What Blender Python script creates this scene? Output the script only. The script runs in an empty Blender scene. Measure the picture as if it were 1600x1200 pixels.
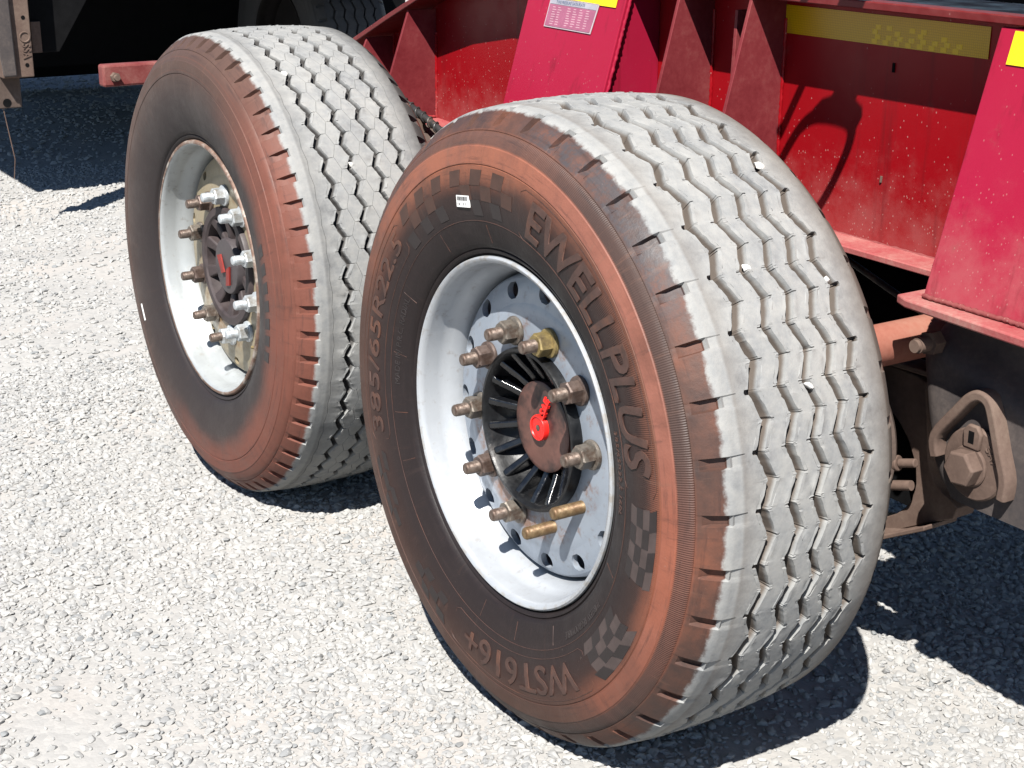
import bpy, math, random
import numpy as np
from mathutils import Vector, Matrix
sc = bpy.context.scene
R = math.radians
PI = math.pi
random.seed(7)
rng = np.random.default_rng(7)

# ---------------------------------------------------------------- camera, sky, sun, exposure
cam_data = bpy.data.cameras.new('camera')
cam = bpy.data.objects.new('camera', cam_data)
sc.collection.objects.link(cam)
cam.location = (2.00439, -1.29083, 1.42207)
cam.rotation_euler = (R(71.37372), R(-0.39490), R(57.17075))
cam_data.sensor_width = 36.0
cam_data.lens = 53.964
cam_data.clip_start = 0.05
cam_data.clip_end = 2000
sc.camera = cam

SUN = Vector((0.526, -0.56, 1.0)).normalized()
world = bpy.data.worlds.new('World')
sc.world = world
world.use_nodes = True
wn = world.node_tree.nodes
bg = wn['Background']
sky = wn.new('ShaderNodeTexSky')
sky.sky_type = 'NISHITA'
sky.sun_disc = False
sky.sun_elevation = math.asin(SUN.z)
sky.sun_rotation = math.atan2(SUN.x, SUN.y)
sky.air_density = 1.0
sky.dust_density = 0.1
sky.ozone_density = 4.0
world.node_tree.links.new(sky.outputs[0], bg.inputs[0])
bg.inputs[1].default_value = 0.05

sd = bpy.data.lights.new('sun', 'SUN')
sd.energy = 5.0
sd.angle = R(0.5)
sd.color = (1.0, 0.965, 0.91)
sun = bpy.data.objects.new('sun', sd)
sc.collection.objects.link(sun)
sun.rotation_euler = (-SUN).to_track_quat('-Z', 'Y').to_euler()
sun.location = (4, -4, 8)

vs = sc.view_settings
vs.view_transform = 'Standard'
vs.look = 'None'
vs.gamma = 1
vs.use_curve_mapping = False
vs.exposure = 1.30

# ---------------------------------------------------------------- material helpers
TONE = .84      # overall reflectance of the dusty site
class NT:
    def __init__(s, name):
        s.m = bpy.data.materials.new(name)
        s.m.use_nodes = True
        s.t = s.m.node_tree
        s.b = s.t.nodes['Principled BSDF']
        s._oc = None
    def link(s, a, b): s.t.links.new(a, b)
    def n(s, typ, **kw):
        nd = s.t.nodes.new(typ)
        for k, v in kw.items(): setattr(nd, k, v)
        return nd
    def put(s, nd, i, v):
        if v is None: return
        if hasattr(v, 'default_value') or isinstance(v, bpy.types.NodeSocket): s.link(v, nd.inputs[i])
        else:
            if isinstance(v, tuple) and len(v) == 3 and nd.inputs[i].type == 'RGBA': v = (*v, 1)
            if isinstance(v, float) and nd.inputs[i].type == 'RGBA': v = (v, v, v, 1)
            nd.inputs[i].default_value = v
    def obj(s):
        if s._oc is None: s._oc = s.n('ShaderNodeTexCoord').outputs['Object']
        return s._oc
    def geo_pos(s): return s.n('ShaderNodeNewGeometry').outputs['Position']
    def scaled(s, v, sc3, rot=(0, 0, 0)):
        mp = s.n('ShaderNodeMapping'); s.link(v, mp.inputs[0])
        mp.inputs['Scale'].default_value = sc3; mp.inputs['Rotation'].default_value = rot
        return mp.outputs[0]
    def noise(s, scale, detail=4, rough=.6, vec=None, dist=0):
        nd = s.n('ShaderNodeTexNoise'); s.link(vec or s.obj(), nd.inputs['Vector'])
        nd.inputs['Scale'].default_value = scale; nd.inputs['Detail'].default_value = detail
        nd.inputs['Roughness'].default_value = rough; nd.inputs['Distortion'].default_value = dist
        return nd.outputs['Fac']
    def vor(s, scale, feature='F1', out='Distance', vec=None, rnd=1):
        nd = s.n('ShaderNodeTexVoronoi', feature=feature); s.link(vec or s.obj(), nd.inputs['Vector'])
        nd.inputs['Scale'].default_value = scale; nd.inputs['Randomness'].default_value = rnd
        return nd.outputs[out]
    def math(s, op, a, b=None, c=None, clamp=False):
        nd = s.n('ShaderNodeMath', operation=op); nd.use_clamp = clamp
        s.put(nd, 0, a); s.put(nd, 1, b); s.put(nd, 2, c)
        return nd.outputs[0]
    def smooth(s, v, a, b, lo=0., hi=1.):
        nd = s.n('ShaderNodeMapRange', interpolation_type='SMOOTHSTEP')
        s.put(nd, 0, v)
        for i, x in zip((1, 2, 3, 4), (a, b, lo, hi)): nd.inputs[i].default_value = x
        return nd.outputs[0]
    def ramp(s, v, stops, interp='LINEAR'):
        nd = s.n('ShaderNodeValToRGB'); s.put(nd, 0, v)
        cr = nd.color_ramp; cr.interpolation = interp
        while len(cr.elements) < len(stops): cr.elements.new(.5)
        for e, (p, c) in zip(cr.elements, stops): e.position = p; e.color = (*c, 1)
        return nd.outputs[0]
    def mix(s, f, a, b, mode='MIX'):
        nd = s.n('ShaderNodeMix', data_type='RGBA', blend_type=mode)
        s.put(nd, 0, f); s.put(nd, 6, a); s.put(nd, 7, b)
        return nd.outputs[2]
    def bump(s, h, strength=.3, dist=.002):
        nd = s.n('ShaderNodeBump'); nd.inputs['Strength'].default_value = strength
        nd.inputs['Distance'].default_value = dist; s.link(h, nd.inputs['Height'])
        s.link(nd.outputs[0], s.b.inputs['Normal'])
    def set(s, col=None, rough=None, metal=None, spec=None, coat=None):
        if col is not None: col = s.mix(1., col, (TONE, TONE, TONE), 'MULTIPLY')
        s.put(s.b, 'Base Color', col); s.put(s.b, 'Roughness', rough); s.put(s.b, 'Metallic', metal)
        s.put(s.b, 'Specular IOR Level', spec); s.put(s.b, 'Coat Weight', coat)
        return s.m

def plain(name, col, rough=.6, metal=0., var=.25, scale=30, bump=.15, dirt=None, dirt_amt=.5, spec=.4):
    t = NT(name)
    n1 = t.noise(scale, 6, .65)
    lo = tuple(c * (1 - var) for c in col); hi = tuple(min(1, c * (1 + var)) for c in col)
    c = t.ramp(n1, [(.3, lo), (.7, hi)])
    if dirt:
        n2 = t.noise(scale * .35, 5, .7)
        c = t.mix(t.smooth(n2, .62 - dirt_amt * .3, .72 - dirt_amt * .1), c, dirt)
    t.bump(n1, bump, .002)
    return t.set(c, t.smooth(n1, .2, .8, max(0, rough - .12), min(1, rough + .12)), metal, spec)

def mat_tyre(name, near):
    t = NT(name)
    sep = t.n('ShaderNodeSeparateXYZ'); t.link(t.obj(), sep.inputs[0])
    x, y, z = sep.outputs
    r = t.math('SQRT', t.math('ADD', t.math('MULTIPLY', x, x), t.math('MULTIPLY', z, z)))
    nf = t.noise(60, 5, .7); nm = t.noise(11, 5, .65); nl = t.noise(3.2, 3, .6); nx = t.noise(220, 4, .7)
    nc = t.math('SUBTRACT', nf, .5)
    # sidewall: dark rubber, orange clay staining in rings, mottled shoulder
    rr = t.math('ADD', r, t.math('MULTIPLY', nc, .010))
    if near:
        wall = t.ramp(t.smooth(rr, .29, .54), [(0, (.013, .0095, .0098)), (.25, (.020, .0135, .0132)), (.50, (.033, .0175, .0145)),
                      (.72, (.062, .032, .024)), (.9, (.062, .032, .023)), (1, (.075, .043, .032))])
        band = t.math('MULTIPLY', t.smooth(r, .4475, .4525), t.smooth(r, .4815, .4765))
        # the band is strongest over the top and the right of the wheel
        ang = t.math('ARCTAN2', z, x)
        w = t.smooth(t.math('COSINE', t.math('SUBTRACT', ang, R(50))), -.55, .55)
        band = t.math('MULTIPLY', band, w)
        band = t.math('MULTIPLY', band, t.smooth(t.math('ADD', t.math('MULTIPLY', nm, .5), t.math('MULTIPLY', nl, .5)), .30, .56, .35, 1.))
        spill = t.math('MULTIPLY', t.math('MULTIPLY', t.smooth(t.math('ADD', rr, t.math('MULTIPLY', nm, .05)), .435, .480), t.smooth(r, .4525, .4475)), w)
        wall = t.mix(t.math('MULTIPLY', spill, .75), wall, (.15, .058, .036))
        wall = t.mix(band, wall, t.mix(nm, (.17, .060, .041), (.285, .115, .082)))
        # orange wash on the upper left outer wall and on the lower right
        a1 = t.smooth(t.math('COSINE', t.math('SUBTRACT', ang, R(112))), .55, .98)
        w1 = t.math('MULTIPLY', t.math('MULTIPLY', a1, t.smooth(rr, .395, .455)), t.smooth(nm, .25, .6))
        wall = t.mix(t.math('MULTIPLY', w1, .7), wall, (.25, .088, .050))
        a2 = t.smooth(t.math('COSINE', t.math('SUBTRACT', ang, R(-22))), .78, .97)
        w2 = t.math('MULTIPLY', t.math('MULTIPLY', a2, t.smooth(rr, .41, .46)), t.smooth(nl, .35, .6))
        wall = t.mix(t.math('MULTIPLY', w2, .6), wall, (.25, .075, .040))
        # shoulder blocks brown orange with grey scuffs
        sh = t.smooth(r, .499, .505)
        shc = t.ramp(nm, [(.3, (.040, .028, .025)), (.5, (.080, .040, .030)), (.74, (.155, .058, .035))])
        a4 = t.smooth(t.math('COSINE', t.math('SUBTRACT', ang, R(60))), .86, .97)
        shc = t.mix(t.math('MULTIPLY', a4, t.smooth(nf, .4, .6, .3, .95)), shc, (.052, .045, .048))
        wall = t.mix(sh, wall, shc)
        # silky radial grain between the band and the shoulder
        g = t.math('MULTIPLY', t.smooth(r, .478, .482), t.smooth(r, .503, .498))
        wall = t.mix(t.math('MULTIPLY', g, .6), wall, (.052, .036, .033))
    else:
        ang = t.math('ARCTAN2', z, x)
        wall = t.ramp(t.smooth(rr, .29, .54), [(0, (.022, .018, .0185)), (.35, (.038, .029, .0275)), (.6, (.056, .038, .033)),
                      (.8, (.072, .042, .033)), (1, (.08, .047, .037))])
        a = t.smooth(t.math('COSINE', t.math('SUBTRACT', ang, R(-28))), -.25, .62)
        edge = t.smooth(t.math('ADD', rr, t.math('MULTIPLY', nl, .10)), .425, .49)
        w = t.math('MULTIPLY', t.math('MULTIPLY', a, edge), t.smooth(nm, .1, .5, .7, 1.))
        wall = t.mix(w, wall, t.mix(nm, (.10, .036, .025), (.185, .067, .047)))
        lines = t.math('PINGPONG', t.math('MULTIPLY', r, 70.), 1.)
        lines = t.math('MULTIPLY', t.smooth(lines, .12, .0), t.math('MULTIPLY', t.smooth(r, .445, .45), t.smooth(r, .495, .49)))
        wall = t.mix(t.math('MULTIPLY', lines, .45), wall, (.12, .05, .035))
    av = t.n('ShaderNodeCombineXYZ'); t.link(x, av.inputs[0]); t.link(z, av.inputs[1])
    rad = t.n('ShaderNodeVectorMath', operation='NORMALIZE'); t.link(av.outputs[0], rad.inputs[0])
    sc1 = t.n('ShaderNodeVectorMath', operation='SCALE'); t.link(rad.outputs[0], sc1.inputs[0]); sc1.inputs[3].default_value = 2.6
    ad = t.n('ShaderNodeCombineXYZ'); t.link(t.math('MULTIPLY', r, 85.), ad.inputs[2])
    v1 = t.n('ShaderNodeVectorMath', operation='ADD'); t.link(sc1.outputs[0], v1.inputs[0]); t.link(ad.outputs[0], v1.inputs[1])
    st1 = t.noise(1.6, 5, .7, v1.outputs[0])                       # scuffs running round the wheel
    sc2 = t.n('ShaderNodeVectorMath', operation='SCALE'); t.link(rad.outputs[0], sc2.inputs[0]); sc2.inputs[3].default_value = 26.
    ad2 = t.n('ShaderNodeCombineXYZ'); t.link(t.math('MULTIPLY', r, 9.), ad2.inputs[2])
    v2_ = t.n('ShaderNodeVectorMath', operation='ADD'); t.link(sc2.outputs[0], v2_.inputs[0]); t.link(ad2.outputs[0], v2_.inputs[1])
    st2 = t.noise(1.3, 5, .7, v2_.outputs[0])                      # washed runs across the wall
    wall = t.mix(t.smooth(st1, .50, .74, 0, .55), wall, (.026, .018, .0175))
    wall = t.mix(t.smooth(st2, .55, .75, 0, .40), wall, (.034, .022, .020))
    wall = t.mix(t.math('MULTIPLY', t.smooth(st2, .44, .30), t.smooth(r, .36, .46, .05, .30)), wall, (.150, .078, .055))
    # grey scrape specks and dust
    wall = t.mix(t.math('MULTIPLY', t.smooth(nx, .66, .72), t.smooth(nm, .5, .7)), wall, (.24, .19, .165))
    # dusty grey tread
    ty = t.math('ADD', y, t.math('MULTIPLY', nc, .018 if near else .012))
    tm = t.math('MULTIPLY', t.smooth(ty, .0165, .0245), t.smooth(y, .375, .36))
    rn = t.math('ADD', t.math('ADD', r, t.math('MULTIPLY', nc, .003)), t.smooth(y, .04, .06, 0, .02))
    tm = t.math('MULTIPLY', tm, t.smooth(rn, .5262, .5288))
    dust = t.ramp(t.math('ADD', t.math('MULTIPLY', nm, .55), t.math('MULTIPLY', nf, .45)),
                  [(.28, (.145, .149, .154)), (.42, (.220, .224, .224)), (.55, (.268, .268, .260)), (.72, (.305, .300, .286))])
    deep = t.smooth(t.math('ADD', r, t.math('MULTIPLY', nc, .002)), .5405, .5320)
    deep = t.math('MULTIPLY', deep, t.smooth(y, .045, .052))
    dust = t.mix(deep, dust, (.115, .096, .082) if near else (.070, .067, .065))  # groove colour also darkened to imitate the shade down inside them
    dust = t.mix(t.math('MULTIPLY', t.smooth(nx, .68, .74), .7), dust, (.16, .15, .15))
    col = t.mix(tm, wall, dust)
    h = t.math('ADD', nf, t.math('MULTIPLY', nx, .35))
    if near:
        ribs = t.math('SINE', t.math('MULTIPLY', ang, 900.))
        gm = t.math('MULTIPLY', t.smooth(r, .478, .481), t.smooth(r, .502, .499))
        gm2 = t.math('MULTIPLY', t.math('MULTIPLY', t.smooth(r, .40, .41), t.smooth(r, .446, .443)), t.smooth(t.math('COSINE', t.math('SUBTRACT', ang, R(15))), .8, .9))
        h = t.math('ADD', h, t.math('MULTIPLY', t.math('MULTIPLY', ribs, t.math('ADD', gm, gm2)), .5))
    t.bump(h, .45, .0015)
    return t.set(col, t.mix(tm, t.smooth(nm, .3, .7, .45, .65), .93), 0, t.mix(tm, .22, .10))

def mat_red(name, fade=0.25, flecks=1.0, lo=(.19, .0022, .0048), hi=(.275, .0035, .008)):
    t = NT(name)
    p = t.geo_pos()
    nl = t.noise(2.2, 4, .6, p); nm = t.noise(14, 5, .7, p); nf = t.noise(120, 4, .7, p)
    base = t.mix(nl, lo, hi)
    sep = t.n('ShaderNodeSeparateXYZ'); t.link(p, sep.inputs[0]); z = sep.outputs[2]
    # dusty fading, heavier towards the foot of the beam where road dust settles
    zz = t.math('ADD', t.smooth(z, 1.02, .78, 0, .42), t.math('MULTIPLY', nm, .8))
    dusty = t.smooth(t.math('ADD', zz, t.math('MULTIPLY', nl, .5)), .78 - fade * .3, 1.28 - fade * .2)
    base = t.mix(t.math('MULTIPLY', dusty, .45), base, (.30, .105, .10))
    warp = t.scaled(p, (1, 1, .7))
    v = t.vor(170, vec=warp); cr = t.vor(170, out='Color', vec=warp)
    pick = t.n('ShaderNodeSeparateColor'); t.link(cr, pick.inputs[0])
    dens = t.smooth(t.math('ADD', t.math('MULTIPLY', nl, .8), t.smooth(z, 1.12, .8, 0, .45)), .3, 1.0, .96, .40)
    fl = t.math('MULTIPLY', t.smooth(v, .26, .14), t.math('GREATER_THAN', pick.outputs[0], dens))
    fl = t.math('MULTIPLY', fl, t.smooth(nf, .42, .5))
    run = t.noise(1., 4, .65, t.scaled(p, (26, 26, 1.6)))
    base = t.mix(t.smooth(run, .54, .76, 0, .55), base, (.085, .006, .008))
    grime = t.math('MULTIPLY', t.smooth(nm, .60, .72), t.smooth(nl, .45, .6))
    base = t.mix(t.math('MULTIPLY', grime, .5), base, (.14, .045, .035))
    base = t.mix(t.math('MULTIPLY', fl, .75 * flecks), base, (.36, .19, .17))
    t.bump(t.math('ADD', t.math('MULTIPLY', nf, .5), t.math('MULTIPLY', v, .3)), .12, .001)
    return t.set(base, t.smooth(t.math('ADD', t.math('MULTIPLY', dusty, .5), nm), .3, 1.2, .36, .7), 0, .22)

def mat_dusty(name, a, b, c, scale=8, rough=.8, metal=0.):
    t = NT(name); p = t.geo_pos()
    nl = t.noise(scale, 6, .65, p); nf = t.noise(scale * 14, 5, .7, p)
    col = t.ramp(t.math('ADD', t.math('MULTIPLY', nl, .7), t.math('MULTIPLY', nf, .3)), [(.32, a), (.5, b), (.68, c)])
    t.bump(t.math('ADD', nl, t.math('MULTIPLY', nf, .5)), .3, .002)
    return t.set(col, rough, metal, .15)

def mat_rim(name, base, grime, metal=.25, rust_ring=True, rust=(.24, .11, .05)):
    t = NT(name)
    sep = t.n('ShaderNodeSeparateXYZ'); t.link(t.obj(), sep.inputs[0]); x, y, z = sep.outputs
    r = t.math('SQRT', t.math('ADD', t.math('MULTIPLY', x, x), t.math('MULTIPLY', z, z)))
    nl = t.noise(6, 5, .65); nf = t.noise(55, 5, .7)
    c = t.mix(t.smooth(nl, .45, .75), base, tuple(v * .82 for v in base))
    m = t.math('MULTIPLY', t.smooth(nf, .55, .72), .5)
    c = t.mix(m, c, grime)
    if rust_ring:
        rr = t.math('MULTIPLY', t.smooth(t.math('ABSOLUTE', t.math('SUBTRACT', r, .1675)), .036, .016), t.smooth(t.math('ADD', nl, t.math('MULTIPLY', nf, .6)), .80, 1.0))
        c = t.mix(t.math('MULTIPLY', rr, .8), c, rust)
    lip = t.math('MULTIPLY', t.smooth(r, .288, .292), t.smooth(nf, .46, .6))
    lip = t.math('MULTIPLY', t.math('MULTIPLY', lip, t.smooth(y, .012, .006)), .55)
    c = t.mix(lip, c, (.30, .27, .23))
    t.bump(nf, .1, .001)
    return t.set(c, t.smooth(nf, .3, .7, .32, .5), metal, .5)

M = {}
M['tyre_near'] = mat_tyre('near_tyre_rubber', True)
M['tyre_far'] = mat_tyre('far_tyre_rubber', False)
M['letter'] = plain('raised_rubber', (.060, .033, .027), .5, 0, .3, 40, .2, (.10, .045, .03), .5, .25)
M['letter_far'] = plain('raised_rubber_dark', (.030, .025, .025), .5, 0, .3, 40, .2, None, .5, .25)
M['check'] = plain('checker_rubber', (.022, .017, .017), .45, 0, .25, 40, .1, None, .5, .25)
M['check_top'] = plain('clay_stained_rubber', (.058, .031, .024), .5, 0, .3, 30, .1, None, .5, .2)
M['check_light'] = plain('checker_rubber_light', (.060, .044, .041), .5, 0, .25, 40, .1, None, .5, .25)
M['rubber_dark'] = plain('dark_rubber', (.04, .04, .043), .7, 0, .3, 30, .2)  # even dark rubber colour for the parked trailer's tyre
M['rim'] = mat_rim('silver_rim_paint', (.41, .43, .455), (.25, .225, .20), .30, False)
M['disc'] = mat_rim('silver_disc_paint', (.31, .350, .405), (.20, .165, .14), .35)  # silver-blue paint, tinted bluer to suggest skylight inside the rim
M['rim_far'] = mat_rim('far_rim_paint', (.38, .40, .405), (.20, .18, .15), .30, False)
M['disc_far'] = mat_rim('dusty_disc_paint', (.30, .25, .165), (.22, .16, .095), .2, True, (.20, .12, .06))
M['lip_rust'] = plain('rusty_lip', (.155, .095, .07), .6, .2, .4, 60, .2, (.36, .32, .28))
M['hub_black'] = plain('oily_black_paint', (.006, .0065, .0075), .40, 0, .4, 60, .5, (.018, .014, .012), .2, .35)
M['fin'] = plain('glossy_black_fin', (.006, .0065, .008), .2, 0, .4, 50, .6, (.02, .016, .013), .25, .6)
M['hub_brown'] = plain('dusty_cast_hub', (.042, .031, .031), .6, 0, .3, 40, .3)
M['cap'] = plain('rust_brown_cap', (.13, .060, .047), .42, 0, .25, 25, .2, (.018, .014, .014), .7)
M['cap_far'] = plain('grey_cap', (.055, .046, .048), .5, 0, .2, 40, .1)
M['stud'] = plain('weathered_stud', (.145, .112, .092), .45, .45, .35, 90, .6, (.07, .042, .03))
M['nut'] = plain('weathered_nut', (.17, .148, .125), .42, .5, .35, 90, .5, (.085, .055, .04))
M['nut_rust'] = plain('brown_nut', (.110, .080, .068), .5, .4, .35, 90, .5, (.06, .036, .026))
M['nut_gold'] = plain('yellow_zinc_nut', (.27, .205, .085), .45, .5, .35, 70, .3, (.15, .11, .06))
M['nut_silver'] = plain('bright_zinc_nut', (.50, .53, .55), .4, .5, .15, 70, .2, (.3, .28, .25))
M['stud_gold'] = plain('greased_gold_stud', (.17, .115, .060), .45, .4, .45, 90, .5, (.12, .065, .03))
M['red_plastic'] = plain('red_plastic', (.72, .018, .014), .35, 0, .08, 30, .05)
M['red_dark'] = plain('dull_red_plastic', (.20, .02, .015), .5, 0, .3, 50, .1)
M['white'] = plain('white_paint', (.75, .75, .73), .5, 0, .08, 40, .05)
M['ink'] = plain('black_ink', (.03, .03, .035), .6, 0, .1, 40, .02)
M['red'] = mat_red('red_chassis_paint', .15)
M['red_panel'] = mat_red('red_paint_pink_sheen', .3, .55, (.24, .0055, .020), (.31, .011, .042))  # bracket red made pinker to imitate sheen on the sloping plates
M['red_dusty_shade'] = mat_red('dusty_shade_red_paint', 1.0, .6, (.09, .006, .007), (.13, .01, .011))  # dusty red, darkened to imitate the top flange's shaded underside
M['flange'] = mat_dusty('dust_covered_red_paint', (.27, .035, .042), (.31, .095, .09), (.36, .20, .17), 9)
M['bar'] = mat_dusty('faded_bar_paint', (.13, .022, .022), (.18, .050, .046), (.24, .105, .09), 12, .6)
M['gusset'] = mat_dusty('faded_red_gusset', (.11, .010, .014), (.16, .024, .028), (.21, .056, .054), 6, .6)
M['brown'] = mat_dusty('dust_covered_casting', (.070, .047, .038), (.118, .080, .064), (.17, .125, .098), 6)
M['brown_dark'] = mat_dusty('dark_dusty_casting', (.05, .037, .033), (.09, .066, .055), (.13, .11, .10), 6)
M['hanger'] = mat_dusty('worn_grey_brown_housing', (.042, .039, .041), (.072, .061, .058), (.125, .103, .092), 7, .6)
M['salmon'] = mat_dusty('salmon_dust_tube', (.21, .07, .048), (.27, .105, .075), (.30, .15, .11), 6)
M['black'] = plain('black_paint_and_shade', (.006, .006, .0065), .8, 0, .3, 20, .1, None, .5, .05)  # black paint, also fills holes and gaps that are only dark shade
M['black_dusty'] = mat_dusty('dusty_black_paint', (.010, .009, .009), (.016, .014, .014), (.028, .024, .022), 6)
M['hose'] = plain('black_hose', (.03, .028, .028), .45, 0, .3, 60, .2, (.12, .09, .07), .3)
def mat_tape(name):
    t = NT(name)
    v = t.vor(240, 'DISTANCE_TO_EDGE', rnd=.25)
    nl = t.noise(9, 4, .6)
    c = t.mix(t.smooth(v, .0, .12), (.34, .195, .0), (.56, .33, .0))
    c = t.mix(t.smooth(nl, .6, .75, 0, .5), c, (.40, .20, .02))
    t.bump(v, .3, .0006)
    return t.set(c, .35, 0, .5)
M['tape'] = mat_tape('yellow_reflective_tape')
M['tape3'] = plain('prism_reflection_yellow', (.66, .43, .005), .3, 0, .1, 60, .1)  # lighter yellow put in for the bright reflection of the prisms
M['tape2'] = plain('bright_prism_yellow', (.72, .54, .01), .3, 0, .1, 60, .1)
M['plate_edge'] = plain('silver_plate_border', (.42, .34, .36), .4, .1, .1, 40, .05)
M['plate_body'] = plain('faded_purple_plate', (.27, .085, .14), .5, 0, .15, 30, .05)
M['plate_head'] = plain('faded_grey_header', (.28, .27, .31), .5, 0, .15, 30, .05)
M['plate_text'] = plain('faded_pink_print', (.42, .24, .28), .5, 0, .1, 30, .02)
M['plate_ink'] = plain('slate_print', (.12, .14, .20), .5, 0, .2, 60, .02)

# ---------------------------------------------------------------- mesh helpers
class MB:
    def __init__(s): s.v = []; s.f = []
    def add(s, vs_, fs):
        o = len(s.v); s.v += [tuple(p) for p in vs_]; s.f += [tuple(i + o for i in f) for f in fs]; return s
    def box(s, a, b):
        (x0, y0, z0), (x1, y1, z1) = [tuple(map(min, a, b)), tuple(map(max, a, b))]
        return s.add([(x0, y0, z0), (x1, y0, z0), (x1, y1, z0), (x0, y1, z0), (x0, y0, z1), (x1, y0, z1), (x1, y1, z1), (x0, y1, z1)],
                     [(3, 2, 1, 0), (4, 5, 6, 7), (0, 1, 5, 4), (1, 2, 6, 5), (2, 3, 7, 6), (3, 0, 4, 7)])
    def prism(s, poly, d):
        """closed 3D polygon extruded by vector d"""
        n = len(poly); d = Vector(d); p = [Vector(q) for q in poly]
        return s.add(p + [q + d for q in p], [tuple(range(n))[::-1], tuple(range(n, 2 * n))] + [(i, (i + 1) % n, (i + 1) % n + n, i + n) for i in range(n)])
    def lathe(s, prof, n=64, c=(0, 0, 0), closed=False):
        """profile (y, r) turned about the Y axis"""
        k = len(prof); vs_ = []
        for i in range(n):
            a = 2 * PI * i / n
            vs_ += [(c[0] + r * math.cos(a), c[1] + y, c[2] + r * math.sin(a)) for y, r in prof]
        fs = []
        for i in range(n):
            j = (i + 1) % n
            for q in range(k - 1 if not closed else k):
                q2 = (q + 1) % k
                fs.append((i * k + q, j * k + q, j * k + q2, i * k + q2))
        return s.add(vs_, fs)
    def cyl(s, p0, p1, r0, r1=None, n=20, caps=True):
        p0 = Vector(p0); p1 = Vector(p1); r1 = r0 if r1 is None else r1
        d = (p1 - p0).normalized(); a = d.orthogonal().normalized(); b = d.cross(a)
        vs_ = []
        for p, r in ((p0, r0), (p1, r1)):
            vs_ += [p + (a * math.cos(2 * PI * i / n) + b * math.sin(2 * PI * i / n)) * r for i in range(n)]
        fs = [(i, (i + 1) % n, (i + 1) % n + n, i + n) for i in range(n)]
        if caps: fs += [tuple(range(n))[::-1], tuple(range(n, 2 * n))]
        return s.add(vs_, fs)
    def tube(s, path, r, n=10, closed=False):
        P = [Vector(p) for p in path]; m = len(P); vs_ = []; up = None
        for i, p in enumerate(P):
            t = (P[(i + 1) % m] - P[i - 1]) if closed or 0 < i < m - 1 else (P[1] - P[0] if i == 0 else P[-1] - P[-2])
            t.normalize()
            if up is None: up = t.orthogonal().normalized()
            up = (up - t * up.dot(t)).normalized(); b = t.cross(up)
            rr = r[i] if isinstance(r, (list, tuple)) else r
            vs_ += [p + (up * math.cos(2 * PI * k / n) + b * math.sin(2 * PI * k / n)) * rr for k in range(n)]
        fs = []
        for i in range(m if closed else m - 1):
            j = (i + 1) % m
            fs += [(i * n + k, i * n + (k + 1) % n, j * n + (k + 1) % n, j * n + k) for k in range(n)]
        if not closed: fs += [tuple(range(n))[::-1], tuple(range((m - 1) * n, m * n))]
        return s.add(vs_, fs)
    def mesh(s, name, mat, smooth=35):
        me = bpy.data.meshes.new(name); me.from_pydata(s.v, [], s.f); me.validate()
        import bmesh
        bm = bmesh.new(); bm.from_mesh(me); bmesh.ops.recalc_face_normals(bm, faces=bm.faces); bm.to_mesh(me); bm.free()
        me.materials.append(mat)
        if smooth:
            me.shade_smooth(); me.set_sharp_from_angle(angle=R(smooth))
        return me
    def build(s, name, mat, parent=None, smooth=35, bevel=0, loc=(0, 0, 0), rot=(0, 0, 0)):
        o = bpy.data.objects.new(name, s.mesh(name, mat, smooth)); sc.collection.objects.link(o)
        o.parent = parent; o.location = loc; o.rotation_euler = rot
        if bevel:
            m = o.modifiers.new('bevel', 'BEVEL'); m.width = bevel; m.segments = 2; m.limit_method = 'ANGLE'; m.angle_limit = R(40)
        return o

def put(name, me, parent, loc=(0, 0, 0), rot=(0, 0, 0)):
    o = bpy.data.objects.new(name, me); sc.collection.objects.link(o); o.parent = parent
    o.location = loc; o.rotation_euler = rot; return o

def empty(name, loc, parent=None):
    o = bpy.data.objects.new(name, None); sc.collection.objects.link(o); o.location = loc; o.parent = parent
    o.empty_display_size = .1; return o

def tag(o, label=None, cat=None, group=None, kind=None):
    for k, v in (('label', label), ('category', cat), ('group', group), ('kind', kind)):
        if v: o[k] = v
    return o

def text_mesh(body, size=1., extrude=.0, offset=0., shear=0., sx=1., spacing=1., subdiv=True):
    cu = bpy.data.curves.new('txt', 'FONT'); cu.body = body; cu.size = size; cu.extrude = extrude; cu.offset = offset
    cu.shear = shear; cu.align_x = 'CENTER'; cu.space_character = spacing; cu.resolution_u = 3
    ob = bpy.data.objects.new('txt', cu); sc.collection.objects.link(ob)
    dg = bpy.context.evaluated_depsgraph_get(); dg.update()
    me = bpy.data.meshes.new_from_object(ob.evaluated_get(dg))
    bpy.data.objects.remove(ob); bpy.data.curves.remove(cu)
    if subdiv:
        import bmesh
        bm = bmesh.new(); bm.from_mesh(me)
        bmesh.ops.triangulate(bm, faces=bm.faces)
        for _ in range(3):
            ed = [e for e in bm.edges if e.calc_length() > size * .22]
            if ed: bmesh.ops.subdivide_edges(bm, edges=ed, cuts=1)
            bmesh.ops.triangulate(bm, faces=bm.faces)
        bm.to_mesh(me); bm.free()
    co = np.array([v.co[:] for v in me.vertices])
    co[:, 0] *= sx
    return me, co

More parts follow.
